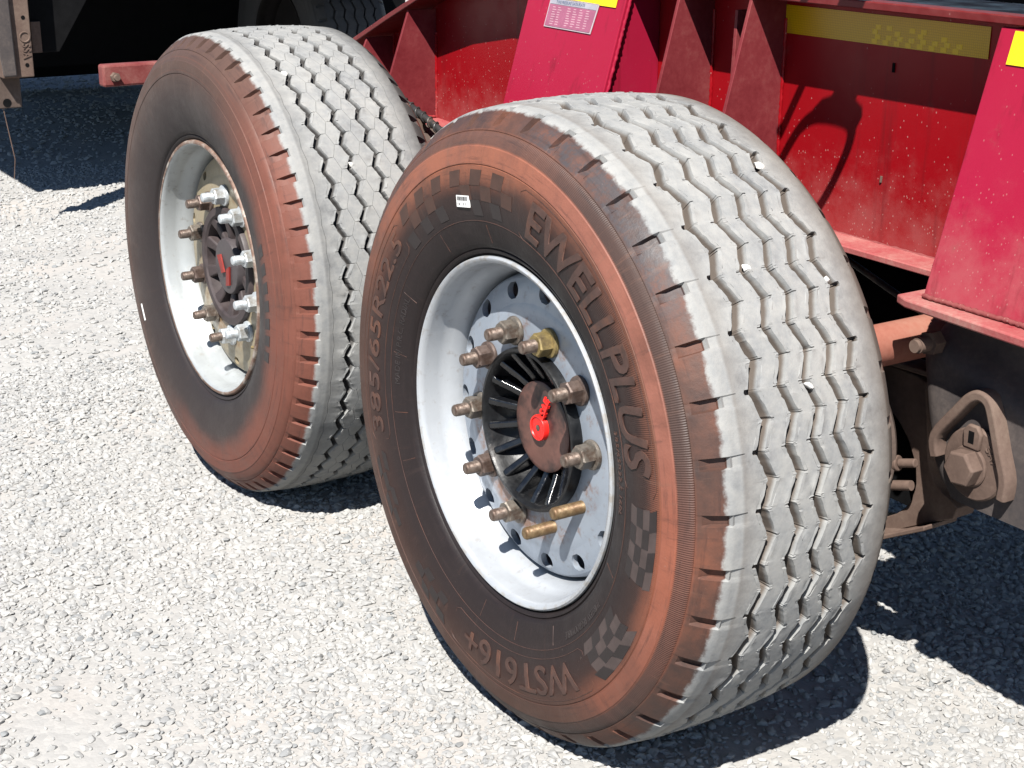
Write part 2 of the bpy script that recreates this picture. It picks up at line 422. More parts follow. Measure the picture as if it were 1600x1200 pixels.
# ---------------------------------------------------------------- ground: compacted grit with loose stones
def mat_ground():
    t = NT('crushed_stone_ground'); p = t.geo_pos()
    v = t.vor(75, vec=p); v2 = t.vor(170, vec=p); cr = t.vor(75, out='Color', vec=p)
    s = t.n('ShaderNodeSeparateColor'); t.link(cr, s.inputs[0])
    nl = t.noise(1.3, 5, .6, p); nf = t.noise(300, 4, .7, p)
    c = t.ramp(s.outputs[0], [(0, (.28, .278, .27)), (.5, (.325, .32, .308)), (1, (.355, .348, .332))])
    c = t.mix(t.smooth(nl, .48, .66, .15, .85), c, (.37, .345, .32))
    c = t.mix(t.smooth(nf, .6, .8, 0, .35), c, (.30, .29, .28))
    h = t.math('SUBTRACT', 1., v); h2 = t.math('SUBTRACT', 1., v2)
    t.bump(t.math('ADD', t.math('MULTIPLY', h, .8), t.math('ADD', t.math('MULTIPLY', h2, .4), t.math('MULTIPLY', nf, .2))), .25, .004)
    return t.set(c, .95, 0, .15)
M['ground'] = mat_ground()
xs = np.concatenate([np.linspace(-600, -20, 12), np.arange(-19, 6, .12), np.linspace(8, 600, 12)])
ys = np.concatenate([np.linspace(-600, -6, 12), np.arange(-5, 15, .12), np.linspace(18, 600, 12)])
X, Y = np.meshgrid(xs, ys, indexing='ij')
def undul(x, y):
    z = .010 * np.sin(x * 1.9 + .6) * np.sin(y * 2.3 + 1.1) + .006 * np.sin(x * 5.1 + y * 3.2) + .004 * np.sin(x * 9 - y * 7.7)
    return z - .012
Z = undul(X, Y)
near_mask = np.exp(-((X + .6) ** 2 + (Y - .2) ** 2) / .8)
Z = Z * (1 - near_mask) + near_mask * (-.006)
V = np.stack([X, Y, Z], -1).reshape(-1, 3); ni, nj = X.shape
idx = np.arange(ni * nj).reshape(ni, nj)
F = np.stack([idx[:-1, :-1], idx[1:, :-1], idx[1:, 1:], idx[:-1, 1:]], -1).reshape(-1, 4)
me = bpy.data.meshes.new('ground'); me.from_pydata(V.tolist(), [], F.tolist()); me.materials.append(M['ground']); me.shade_smooth()
g = bpy.data.objects.new('ground', me); sc.collection.objects.link(g); tag(g, 'pale crushed stone yard surface', kind='structure')

def mat_stone():
    t = NT('loose_gravel_stone')
    oi = t.n('ShaderNodeObjectInfo').outputs['Random']
    nf = t.noise(60, 4, .7)
    c = t.ramp(oi, [(0, (.19, .20, .205)), (.05, (.265, .268, .268)), (.16, (.305, .303, .295)), (.7, (.345, .34, .328)), (1, (.39, .384, .368))])
    c = t.mix(t.smooth(nf, .45, .75, 0, .3), c, (.31, .30, .28))
    pn = t.noise(1.6, 4, .6, t.geo_pos())
    c = t.mix(t.smooth(pn, .38, .66, 0, .30), c, (.24, .238, .235))
    c = t.mix(t.smooth(pn, .50, .30, 0, .30), c, (.37, .355, .335))
    t.bump(nf, .2, .002)
    return t.set(c, .9, 0, .2)
M['stone'] = mat_stone()
import bmesh
rocks = bpy.data.collections.new('rock_shapes')
for k in range(10):
    bm = bmesh.new(); bmesh.ops.create_icosphere(bm, subdivisions=2 if k < 6 else 1, radius=1)
    rs = np.random.default_rng(100 + k); sx, sy, sz = rs.uniform(.8, 1.35), rs.uniform(.65, 1.0), rs.uniform(.42, .75)
    planes = [(Vector(rs.normal(size=3)).normalized(), rs.uniform(.55, .85)) for _ in range(9)]
    for v in bm.verts:
        co = v.co.copy()
        for n_, d_ in planes:
            q = co.dot(n_)
            if q > d_: co -= n_ * (q - d_)
        v.co = Vector((co.x * sx, co.y * sy, co.z * sz)) * (1 + rs.normal() * .03)
    me = bpy.data.meshes.new('stone_shape'); bm.to_mesh(me); bm.free(); me.materials.append(M['stone'])
    me.shade_smooth(); me.set_sharp_from_angle(angle=R(28))
    o = bpy.data.objects.new('stone_shape', me); rocks.objects.link(o)

def in_view(x, y, m=.25):
    """the part of the yard the photograph could plausibly show, with a margin"""
    dx, dy = x - 2.0, y + 1.29
    dep = -.839 * dx + .544 * dy; lat = .544 * dx + .839 * dy
    return (dep > 1.0) & (np.abs(lat) < dep * .37 + m + .3)
def scatter(n, x0, x1, y0, y1, smin, smax, keep):
    x = rng.uniform(x0, x1, n); y = rng.uniform(y0, y1, n)
    patch = np.sin(x * 1.7 + 2.1 * np.sin(y * 1.3)) * np.sin(y * 2.1 + 1.3 * np.sin(x * .9) + .5)
    k = keep(x, y) & in_view(x, y) & (rng.uniform(0, 1, n) > np.clip((patch - .45) * 1.2, 0, .6) + .62 * np.exp(-((x + .42) ** 2 / .05 + (y + .66) ** 2 / .012)))
    x, y = x[k], y[k]; s = smin * (smax / smin) ** (rng.uniform(0, 1, len(x)) ** 2.2)
    return np.stack([x, y, undul(x, y) * (1 - np.exp(-((x + .6) ** 2 + (y - .2) ** 2) / .8)) - .006 * np.exp(-((x + .6) ** 2 + (y - .2) ** 2) / .8) + s * .18], 1), s
A1 = scatter(210000, -2.6, 1.6, -1.3, 3.0, .0042, .0125, lambda x, y: np.hypot(x - 2, y + 1.29) < 4.6)
A2 = scatter(150000, -7.5, 1, -2, 6, .006, .015, lambda x, y: (np.hypot(x - 2, y + 1.29) >= 4.6) & (np.hypot(x - 2, y + 1.29) < 8))
A3 = scatter(90000, -17, -3, -2, 12, .010, .022, lambda x, y: np.hypot(x - 2, y + 1.29) >= 8)
P = np.concatenate([A1[0], A2[0], A3[0]]); S = np.concatenate([A1[1], A2[1], A3[1]])
me = bpy.data.meshes.new('gravel'); me.from_pydata(P.tolist(), [], [])
at = me.attributes.new('size', 'FLOAT', 'POINT'); at.data.foreach_set('value', S)
ar = me.attributes.new('turn', 'FLOAT_VECTOR', 'POINT')
rot = np.stack([rng.normal(0, .2, len(P)), rng.normal(0, .2, len(P)), rng.uniform(0, 6.28, len(P))], 1)
ar.data.foreach_set('vector', rot.ravel())
gravel = bpy.data.objects.new('gravel', me); sc.collection.objects.link(gravel)
tag(gravel, 'loose pale grey crushed stones covering the yard', kind='stuff')
ng = bpy.data.node_groups.new('gravel_scatter', 'GeometryNodeTree')
ng.interface.new_socket('Geometry', in_out='INPUT', socket_type='NodeSocketGeometry')
ng.interface.new_socket('Geometry', in_out='OUTPUT', socket_type='NodeSocketGeometry')
gi = ng.nodes.new('NodeGroupInput'); go = ng.nodes.new('NodeGroupOutput')
m2p = ng.nodes.new('GeometryNodeMeshToPoints'); ci = ng.nodes.new('GeometryNodeCollectionInfo'); iop = ng.nodes.new('GeometryNodeInstanceOnPoints')
ci.inputs['Collection'].default_value = rocks; ci.inputs['Separate Children'].default_value = True; ci.inputs['Reset Children'].default_value = True
iop.inputs['Pick Instance'].default_value = True
a1 = ng.nodes.new('GeometryNodeInputNamedAttribute'); a1.data_type = 'FLOAT'; a1.inputs[0].default_value = 'size'
a2 = ng.nodes.new('GeometryNodeInputNamedAttribute'); a2.data_type = 'FLOAT_VECTOR'; a2.inputs[0].default_value = 'turn'
L = ng.links.new
L(gi.outputs[0], m2p.inputs['Mesh']); L(m2p.outputs[0], iop.inputs['Points']); L(ci.outputs[0], iop.inputs['Instance'])
L(a2.outputs[0], iop.inputs['Rotation']); L(a1.outputs[0], iop.inputs['Scale']); L(iop.outputs[0], go.inputs[0])
gm = gravel.modifiers.new('scatter', 'NODES'); gm.node_group = ng

# ---------------------------------------------------------------- the trailer
trailer = empty('red_trailer', (0, 0, 0))
tag(trailer, 'red heavy trailer on two large dusty single wheels, seen from its side', 'trailer')

HC = .53          # hub height

# --- tyre
SIDE = [(.020, .286), (.012, .292), (.003, .2995), (-.003, .3045), (-.0045, .3085), (-.0025, .3105), (-.007, .3135), (-.011, .320), (-.020, .345),
        (-.0265, .370), (-.0305, .400), (-.0315, .425), (-.0300, .447), (-.0285, .4485), (-.0300, .450), (-.0285, .464), (-.0262, .4772), (-.0245, .4785), (-.0240, .480),
        (-.0175, .4915), (-.0125, .4985), (-.0095, .4998), (-.0100, .5015), (-.0050, .5080), (.0035, .5160), (.0125, .5235), (.0205, .5295), (.0290, .5345)]
def side_y(r):
    rs = [q[1] for q in SIDE[6:]]; ysd = [q[0] for q in SIDE[6:]]
    return float(np.interp(r, rs, ysd))

def make_tyre(name, mat, parent, N, grooves, gw, gd, amp, hexa=False, notch=(.31, .53), shoulder_cut=False):
    pl = 2 * PI * .54 / N; d = (.0006 if hexa else .0008) / pl
    ph = sorted(set(([.04, .045, .955, .96, .455, .46, .54, .545] if not hexa else []) + [0, d, .12, .25, .38, .5 - d, .5, .5 + d, .62, .75, .88, 1 - d, notch[0], notch[0] + .03, notch[1] - .03, notch[1]]))
    W = .36
    def crown(y): return .5345 + .0085 * (1 - ((y - .18) / .15) ** 2) if True else 0
    cols = []   # (y, r_fn(phase)->dr, zig weight, is notch)
    for (y, r) in SIDE: cols.append(('side', y, r))
    ribs = []
    edges = [.0345] + [g_ for g_ in grooves] + [.3255]
    # ribs and grooves
    for i in range(len(grooves) + 1):
        lo = .0345 if i == 0 else grooves[i - 1] + gw / 2
        hi = .3255 if i == len(grooves) else grooves[i] - gw / 2
        zl = 0. if i == 0 else 1.; zh = 0. if i == len(grooves) else 1.
        mid = (lo + hi) / 2
        if i > 0: cols.append(('rib', lo, zl, 'L', i))
        else: cols.append(('rib', lo, 0., '', i))
        if i > 0: cols += [('rib', lo + .0055, zl, 'L', i), ('rib', lo + .0061, zl, '', i)]
        if hexa:
            if 0 < i < len(grooves):
                cols += [('hex', mid - .0007, 0, 'a', i), ('hexd', mid, 0, 'a', i), ('hex', mid + .0007, 0, 'a', i)]
            else:
                m2 = .058 if i == 0 else .302
                cols += [('hex', m2 - .0009, 0, 's', i), ('hexd', m2, 0, 's', i), ('hex', m2 + .0009, 0, 's', i)]
        else: cols.append(('rib', mid, (zl + zh) / 2, '', i))
        if i < len(grooves):
            cols += [('rib', hi - .0061, zh, '', i), ('rib', hi - .0055, zh, 'R', i), ('rib', hi, zh, 'R', i)]
            cols += [('bot', grooves[i] - gw * .20, 1., '', i), ('bot', grooves[i] + gw * .20, 1., '', i)]
        else: cols.append(('rib', hi, 0., '', i))
    for (y, r) in SIDE[::-1]: cols.append(('iside', W - y, r))
    rs_ = np.random.default_rng(N)
    jn = rs_.normal(size=997).clip(-2, 2)
    verts = []; nth = 0
    for p in range(N):
        jit = rs_.uniform(-.0007, .0007)
        for f in ph:
            th = 2 * PI * (p + f) / N; nth += 1
            zig = amp * (4 * abs(f - .5) - 1) + jit * (1 if .05 < f < .95 else 0)
            s0 = f in (0,); s5 = f == .5
            for c in cols:
                if c[0] in ('side', 'iside'):
                    y, r = c[1], c[2]
                    if notch[0] < f < notch[1] - .001 and .5 + .004 < r < .5340:
                        k = .0075 if r > .5105 else .001
                        y += k * (1 if c[0] == 'side' else -1); r -= k * .75
                elif c[0] == 'rib':
                    y = c[1] + zig * c[2]; r = crown(c[1])
                    if shoulder_cut and c[1] < .04 and notch[0] < f < notch[1] - .001: r -= .003
                    if c[3] and c[3] in 'LR': r += jn[len(verts) % 997] * .0006; y += jn[(len(verts) * 7) % 997] * .0007
                    if not hexa and ((c[3] == 'R' and c[4] == 0 and .459 < f < .541) or (c[3] == 'L' and c[4] == len(grooves) and (f < .041 or f > .959))):
                        r -= .009
                    if (c[3] == 'L' and s0) or (c[3] == 'R' and s5): r -= .006
                    if hexa and c[4] not in (0, len(grooves)):
                        midc = .5 * (grooves[c[4] - 1] + grooves[c[4]])
                        if (c[1] < midc and s0) or (c[1] > midc and s5): r -= .0017
                elif c[0] in ('hex', 'hexd'):
                    if c[3] == 'a': y = c[1] - zig * .75
                    else: y = c[1] + zig * .25
                    r = crown(c[1])
                    if c[0] == 'hexd': r -= .0022
                else:
                    y = c[1] + zig * c[2]; r = crown(c[1]) - gd
                verts.append((r * math.cos(th), y, r * math.sin(th)))
    V = np.array(verts); K = len(cols)
    V[:, 2] = np.maximum(V[:, 2], -HC + .004)      # flattened where it carries the load
    idx = np.arange(nth * K).reshape(nth, K); nx = np.roll(idx, -1, 0)
    F = np.stack([idx[:, :-1], nx[:, :-1], nx[:, 1:], idx[:, 1:]], -1).reshape(-1, 4)
    me = bpy.data.meshes.new(name); me.from_pydata(V.tolist(), [], F[:, ::-1].tolist()); me.materials.append(mat)
    me.shade_smooth(); me.set_sharp_from_angle(angle=R(32))
    return put(name, me, parent)

def wrap_text(name, body, parent, mat, rbase, height, ang_c, ang_span, h=.0012, shear=0., offset=0., flip=False):
    """lettering curved round the sidewall, tops outward, reading clockwise seen from outside"""
    me, co = text_mesh(body, 1., .05, offset, shear)
    w = co[:, 0].max() - co[:, 0].min(); y0, y1 = co[:, 1].min(), co[:, 1].max()
    u = (co[:, 0] - co[:, 0].min()) / w - .5; v = (co[:, 1] - y0) / (y1 - y0); e = (co[:, 2] > 0)
    r = rbase + v * height; a = R(ang_c) - u * R(ang_span)
    yy = np.array([side_y(q) for q in r]) - np.where(e, h, -.001)
    out = np.stack([r * np.cos(a), yy, r * np.sin(a)], 1)
    me.vertices.foreach_set('co', out.ravel()); me.update()
    me.materials.clear(); me.materials.append(mat); me.name = name
    o = put(name, me, parent); return o

def ring_line(mb, pts, w=.0011, h=.0007):
    """thin raised line on the sidewall through (angle deg, radius) points"""
    path = []
    for (a, r) in pts: path.append((r * math.cos(R(a)), side_y(r) - h * .2, r * math.sin(R(a))))
    mb.tube(path, w * .6, 5)

def quad_on_wall(mb, a0, a1, r0, r1, h, skew=0.):
    n = 2; pts = []
    for (a, r) in ((a0, r0), (a1, r0), (a1 + skew, r1), (a0 + skew, r1)):
        pts.append((r * math.cos(R(a)), side_y(r), r * math.sin(R(a))))
    top = [(x, y - h, z) for x, y, z in pts]; bot = [(x, y + .001, z) for x, y, z in pts]
    mb.add(top + bot, [(0, 1, 2, 3), (0, 1, 5, 4), (1, 2, 6, 5), (2, 3, 7, 6), (3, 0, 4, 7)])

# --- rim barrel and disc
RIM = [(.014, .2960), (.004, .2985), (-.003, .2975), (-.0055, .2945), (-.0045, .2905), (.000, .2865), (.006, .2848), (.030, .2825), (.040, .2805),
       (.050, .2750), (.062, .2690), (.075, .2665), (.125, .2655), (.175, .2660), (.190, .2685), (.200, .2740), (.215, .2790), (.300, .2860), (.310, .2985), (.316, .2985)]
def disc_y(r): return float(np.interp(r, [.135, .195, .204, .214, .244, .252, .258, .2615], [.055, .055, .0560, .0585, .0625, .066, .073, .086]))
def make_disc(parent, mat, phase, bore=.1405, nh=15, rh=.0150):
    mb = MB(); per = 5; n = nh * per; a0 = R(phase)
    def ring(rs):
        prof = [(disc_y(r), r) for r in rs]; k = len(prof)
        vs_ = []
        for i in range(n):
            a = a0 + 2 * PI * i / n
            vs_ += [(r * math.cos(a), y, r * math.sin(a)) for y, r in prof]
        mb.add(vs_, [(i * k + q, ((i + 1) % n) * k + q, ((i + 1) % n) * k + q + 1, i * k + q + 1) for i in range(n) for q in range(k - 1)])
    ra, rb = .2125, .2535
    ring([bore, .145, .16, .18, .195, .200, .204, .209, ra]); ring([rb, .256, .258, .260, .2615])
    # rounded bore edge and rolled back outer edge
    mb2 = []
    for i in range(n):
        a = a0 + 2 * PI * i / n
        mb2 += [(r * math.cos(a), y, r * math.sin(a)) for y, r in ((.055, bore), (.069, bore))]
    mb.add(mb2, [(i * 2, ((i + 1) % n) * 2, ((i + 1) % n) * 2 + 1, i * 2 + 1) for i in range(n)])
    mb2 = []
    for i in range(n):
        a = a0 + 2 * PI * i / n
        mb2 += [(r * math.cos(a), y, r * math.sin(a)) for y, r in ((.086, .2615), (.105, .2625), (.130, .2650))]
    mb.add(mb2, [(i * 3 + q, ((i + 1) % n) * 3 + q, ((i + 1) % n) * 3 + q + 1, i * 3 + q + 1) for i in range(n) for q in range(2)])
    for h in range(nh):
        t0 = a0 + 2 * PI * h / nh; t1 = a0 + 2 * PI * (h + 1) / nh; tc = (t0 + t1) / 2; rc = .2345
        outer = [(t0 + (t1 - t0) * i / per, ra) for i in range(per)] + [(t1, ra + (rb - ra) * i / 3) for i in range(3)] + \
                [(t1 - (t1 - t0) * i / per, rb) for i in range(per)] + [(t0, rb - (rb - ra) * i / 3) for i in range(3)]
        m = len(outer); inner = []
        for (t, r) in outer:
            dx = (t - tc) * rc; dy = r - rc; q = math.hypot(dx, dy)
            inner.append((tc + dx / q * rh * 1.06 / rc, rc + dy / q * rh * .94))
        P3 = lambda t, r, e=0.: (r * math.cos(t), disc_y(r) + e, r * math.sin(t))
        vs_ = [P3(*p) for p in outer] + [P3(*p) for p in inner] + [P3(*p, .011) for p in inner]
        fs = [(i, (i + 1) % m, (i + 1) % m + m, i + m) for i in range(m)] + [(i + m, (i + 1) % m + m, (i + 1) % m + 2 * m, i + 2 * m) for i in range(m)]
        mb.add(vs_, fs)
    return mb.build('wheel_disc', mat, parent, 50)

def nut_mesh(mat):
    mb = MB()
    mb.lathe([(.0, .0001), (-.0001, .0245), (-.003, .0252), (-.0065, .0243), (-.0080, .0205), (-.0082, .0001)], 24)
    n = 6; prof = [(-.0075, .0200), (-.0285, .0200)]
    vs_ = [(r * math.cos(R(60 * i)), y, r * math.sin(R(60 * i))) for y, r in prof for i in range(6)]
    mb.add(vs_, [(i, (i + 1) % 6, (i + 1) % 6 + 6, i + 6) for i in range(6)])
    # chamfered top
    top = [(.0167 * math.cos(R(15 * i)), -.0312, .0167 * math.sin(R(15 * i))) for i in range(24)]
    mb.add([(.0200 * math.cos(R(60 * i)), -.0285, .0200 * math.sin(R(60 * i))) for i in range(6)] + top,
           [(i, (i + 1) % 6, 6 + ((i + 1) * 4) % 24, 6 + i * 4 + 3, 6 + i * 4 + 2, 6 + i * 4 + 1, 6 + i * 4) for i in range(6)] + [tuple(range(6, 30))])
    return mb.mesh('wheel_nut', mat, 25)
def stud_mesh(mat, l=.0585):
    mb = MB(); prof = [(.01, .0106)]; y = 0.
    while y < l - .006:
        prof += [(-y, .0110), (-y - .0011, .0103)]; y += .0022
    prof += [(-l + .0035, .0108), (-l + .0008, .0092), (-l, .0080), (-l + .0012, .0001)]
    mb.lathe(prof, 16)
    return mb.mesh('wheel_stud', mat, 50)
NUT = {k: nut_mesh(M[k]) for k in ('nut', 'nut_rust', 'nut_gold', 'nut_silver')}
STUD = {k: stud_mesh(M[k]) for k in ('stud', 'stud_gold')}
STUD['silver'] = stud_mesh(M['nut_silver'])

def lugs(parent, phase, nuts, studs):
    for k in range(10):
        a = R(phase - 36 * k); x, z = .1675 * math.cos(a), .1675 * math.sin(a)
        st_ = put('wheel_stud', STUD[studs[k]], parent, (x, .055, z))
        if not nuts[k]: st_['label'] = 'bare bronze stud without its nut'
        if nuts[k]:
            nt_ = put('wheel_nut', NUT[nuts[k]], parent, (x, .0548, z), (0, random.uniform(0, 1), 0))
            if nuts[k] == 'nut_gold': nt_['label'] = 'yellow zinc plated nut'

# ------------- near wheel
wn_ = empty('wheel', (0, 0, HC), trailer)
wn_['label'] = 'front wheel with black spoked hub, ten studs and two of them missing their nuts'
tyre = make_tyre('tyre', M['tyre_near'], wn_, 40, [.0890, .1400, .1860, .2310, .2750], .0160, .0160, .0088, shoulder_cut=True)
MB().lathe(RIM, 160).build('rim', M['rim'], wn_, 40)
MB().lathe([(.004, .2988), (.0015, .3012), (-.001, .3000), (.002, .2986)], 128).build('bead_seam', M['black'], wn_, 60)
make_disc(wn_, M['disc'], 2., rh=.0165)
lugs(wn_, 110.94, ['nut', 'nut_gold', 'nut_rust', 'nut', None, None, 'nut', 'nut_rust', 'nut', 'nut_rust'],
     ['stud', 'stud', 'stud', 'stud', 'stud_gold', 'stud_gold', 'stud', 'stud', 'stud', 'stud'])
MB().lathe([(.060, .1404), (.040, .1402), (.036, .1385), (.0355, .1335), (.040, .1300), (.056, .1285), (.075, .122), (.105, .105), (.125, .075), (.13, .001)], 96).build('hub', M['hub_black'], wn_, 40)
fin = MB()
for s_ in (-1, 1): pass
fin_prof = [(.1310, .042), (.124, .0455), (.110, .055), (.095, .066), (.078, .076), (.074, .12), (.100, .12), (.125, .085), (.132, .062)]
poly = [(r, y, -.0068) for r, y in fin_prof]
fin.prism(poly, (0, 0, .0136))
finm = fin.mesh('hub_fin', M['fin'], 30)
for k in range(18):
    o = put('hub_fin', finm, wn_, (0, 0, 0), (0, 2 * PI * k / 18 + .1, 0))
    m = o.modifiers.new('bevel', 'BEVEL'); m.width = .0034; m.segments = 3
MB().lathe([(.12, .074), (.074, .0785), (.070, .0785), (.0685, .0760), (.0680, .0700), (.0695, .001)], 72).build('hub_cap', M['cap'], wn_, 30)
cap_y = .0680
mb = MB(); mb.lathe([(cap_y + .002, .0225), (cap_y - .0065, .0225), (cap_y - .0085, .0215), (cap_y - .0085, .0190), (cap_y - .0065, .0180), (cap_y - .0065, .0055), (cap_y - .002, .0050)], 40)
mb.build('cap_plug', M['red_plastic'], wn_, 30)
MB().lathe([(cap_y - .0072, .0052), (cap_y - .0072, .0001)], 16).build('plug_screw', M['nut'], wn_, 0)
mb = MB(); d = Vector((math.cos(R(64)), 0, math.sin(R(64)))); q = Vector((-d.z, 0, d.x))
c0 = d * .0215 + Vector((0, cap_y - .005, 0)); c1 = d * .064 + Vector((0, cap_y - .005, 0))
mb.prism([c0 - q * .0035, c1 - q * .0035, c1 - q * .0060, c0 - q * .0060], (0, -.003, 0))
mb.build('plug_strap', M['red_plastic'], wn_, 0)
me, co = text_mesh('SAF', .024, .0018, .0006, 0, .95, .95, False)
cx = (co[:, 0].max() + co[:, 0].min()) / 2
mid = d * .044
out = np.stack([mid.x + (co[:, 0] - cx) * d.x + (co[:, 1] - .006) * q.x, cap_y - .0045 - co[:, 2], mid.z + (co[:, 0] - cx) * d.z + (co[:, 1] - .006) * q.z], 1)
me.vertices.foreach_set('co', out.ravel()); me.update(); me.materials.append(M['red_plastic'])
put('red_lettering', me, wn_)

wrap_text('raised_lettering', 'EWELLPLUS', wn_, M['letter'], .366, .068, 43.0, 66, .0022, .2, .016)
wrap_text('raised_lettering', 'WST616+', wn_, M['letter'], .382, .050, -77, 50, .0016, 0, .008)
wrap_text('raised_lettering', '385/65R22.5', wn_, M['letter'], .392, .036, 167, 58, .0013, 0, .004)
wrap_text('small_lettering', '385/65R22.5 160L', wn_, M['letter'], .332, .012, 8, 22, .0009)
wrap_text('small_lettering', 'MADE IN P.R.C. RADIAL', wn_, M['letter_far'], .336, .011, 166, 30, .0009)
wrap_text('small_lettering', 'TUBELESS  REGROOVABLE', wn_, M['letter_far'], .338, .012, -42, 22, .0009)
mb = MB()
def box_line(a0, a1, r0, r1, s0=0., s1=0.):
    n = 24
    arc = lambda r, b0, b1: [(b0 + (b1 - b0) * i / n, r) for i in range(n + 1)]
    c = 1.6
    pts = arc(r1, a0 - c, a1 + c) + [(a1, r1 - .007), (a1 - s1, r0 + .007)] + arc(r0, a1 + c - s1, a0 - c - s0) + [(a0 - s0, r0 + .007), (a0, r1 - .007)]
    pts.append(pts[0]); ring_line(mb, pts)
box_line(79, 6, .357, .441); box_line(-46, -108, .372, .441); box_line(198, 136, .374, .436)
ring_line(mb, [(i * 3, .358) for i in range(121)])
for a in (150, 171, 190, 205, -98, -80, 95, 120, 5, -20, -60): ring_line(mb, [(a, .322), (a, .352)])
mb.build('moulded_line', M['letter'], wn_, 60)
def chk(mat, *a):
    m_ = MB(); quad_on_wall(m_, *a); m_.build('moulded_square', M[mat], wn_, 0)
for (a0, a1, skew, rings, flip) in ((134, 82, -2.5, (.367, .392, .416, .441), 0), (3, -14, 1.5, (.378, .394, .410, .426, .441), 1), (-26, -44, 4, (.372, .389, .406, .423, .441), 0),
                                    (-112, -128, 3, (.388, .406, .424, .441), 0), (-139, -158, 3, (.400, .414, .428, .441), 1)):
    nst = max(4, int(abs(a1 - a0) / 4.2)); st = (a1 - a0) / nst
    for i in range(nst):
        for j in range(len(rings) - 1):
            if a0 == 134 and (i in (5, 6) and j < 2): continue
            if (i + j + flip) % 2 == 0: chk('check_top' if a0 == 134 and j > 0 else 'check', a0 + st * i, a0 + st * (i + 1), rings[j], rings[j + 1], .0007, skew * (j - 1) / 3.)
            elif a0 in (3, -26): chk('check_light', a0 + st * i, a0 + st * (i + 1), rings[j], rings[j + 1], .0004, skew * (j - 1) / 3.)
# small paper barcode sticker on the sidewall
def sticker(parent):
    a, r = R(103.2), .390
    c = Vector((r * math.cos(a), side_y(r) - .0018, r * math.sin(a))); t = Vector((math.cos(R(8)), 0, math.sin(R(8)))); u = Vector((-t.z, 0, t.x))
    w, h = .0195, .0095
    MB().prism([c - t * w - u * h, c + t * w - u * h, c + t * w + u * h, c - t * w + u * h], (0, .0025, 0)).build('paper_label', M['white'], parent, 0)
    mb = MB(); rs = random.Random(3); x = -w * .85
    while x < w * .85:
        bw = rs.choice((.0007, .0012, .0018))
        p = c + t * x + u * .001 - Vector((0, .0004, 0))
        mb.prism([p, p + t * bw, p + t * bw + u * .0065, p + u * .0065], (0, .0003, 0))
        p = p - u * .0075
        if rs.random() < .6: mb.prism([p, p + t * bw * .8, p + t * bw * .8 + u * .004, p + u * .004], (0, .0003, 0))
        x += bw + rs.choice((.0008, .0014))
    mb.build('label_print', M['ink'], parent, 0)
sticker(wn_)

# ------------- far wheel
XF = -1.2931
wf = empty('wheel', (XF, 0, HC), trailer)
wf['label'] = 'rear wheel with a yellowish dusty disc, bright nuts and a grey ten spoke hub'
make_tyre('tyre', M['tyre_far'], wf, 60, [.0945, .1530, .2110, .2690], .0130, .0150, .0072, hexa=True, notch=(.28, .62))
MB().lathe(RIM, 128).build('rim', M['rim_far'], wf, 40)
MB().lathe([(.004, .2989), (-.0035, .2980), (-.0062, .2945), (-.0050, .2900)], 128).build('rusty_rim_edge', M['lip_rust'], wf, 60)
make_disc(wf, M['disc_far'], 0., nh=10, rh=.012)
lugs(wf, 90.48, ['nut_silver', 'nut_silver', 'nut_silver', 'nut_silver', 'nut_silver', 'nut_silver', 'nut', 'nut_rust', 'nut', 'nut_rust'],
     ['silver', 'silver', 'silver', 'silver', 'silver', 'stud', 'stud', 'stud', 'stud', 'stud'])
MB().lathe([(.060, .1404), (.046, .1402), (.043, .138), (.043, .122), (.048, .1170), (.080, .1150), (.12, .10), (.13, .001)], 80).build('hub', M['hub_brown'], wf, 40)
sp = MB(); sp.prism([(.124, .045, -.017), (.095, .054, -.012), (.062, .060, -.010), (.062, .060, .010), (.095, .054, .012), (.124, .045, .017)], (0, .045, 0))
spm = sp.mesh('hub_spoke', M['hub_brown'], 30)
for k in range(10):
    o = put('hub_spoke', spm, wf, (0, 0, 0), (0, 2 * PI * (k + .5) / 10, 0))
    m = o.modifiers.new('bevel', 'BEVEL'); m.width = .004; m.segments = 2
MB().lathe([(.11, .066), (.052, .0665), (.0475, .0640), (.046, .058), (.0465, .001)], 60).build('hub_cap', M['cap_far'], wf, 30)
mb = MB(); mb.prism([(-.040, .045, .020), (-.012, .043, -.018), (.004, .043, -.012), (-.020, .045, .026)], (0, -.004, 0))
mb.prism([(.006, .045, -.045), (.012, .045, -.004), (.030, .045, .006), (.026, .045, -.040)], (0, -.004, 0))
mb.build('torn_red_sticker', M['red_dark'], wf, 0)
mb = MB(); mb.cyl((.205, .054, -.150), (.172, .028, -.150), .0035); mb.build('valve_stem', M['nut_gold'], wf)
for i, a in enumerate((19, 13.5, 8, 2.5, -3, -8.5, -14)):     # worn dark raised blocks, the lettering is no longer readable
    dk = MB(); quad_on_wall(dk, a, a - 3.4, .388, .416, .0008, 1.2); dk.build('worn_moulded_block', M['letter_far'], wf, 0)
mb = MB(); quad_on_wall(mb, 180 + 24, 180 + 30, .418, .424, .001); mb.build('paper_label', M['white'], wf, 0)

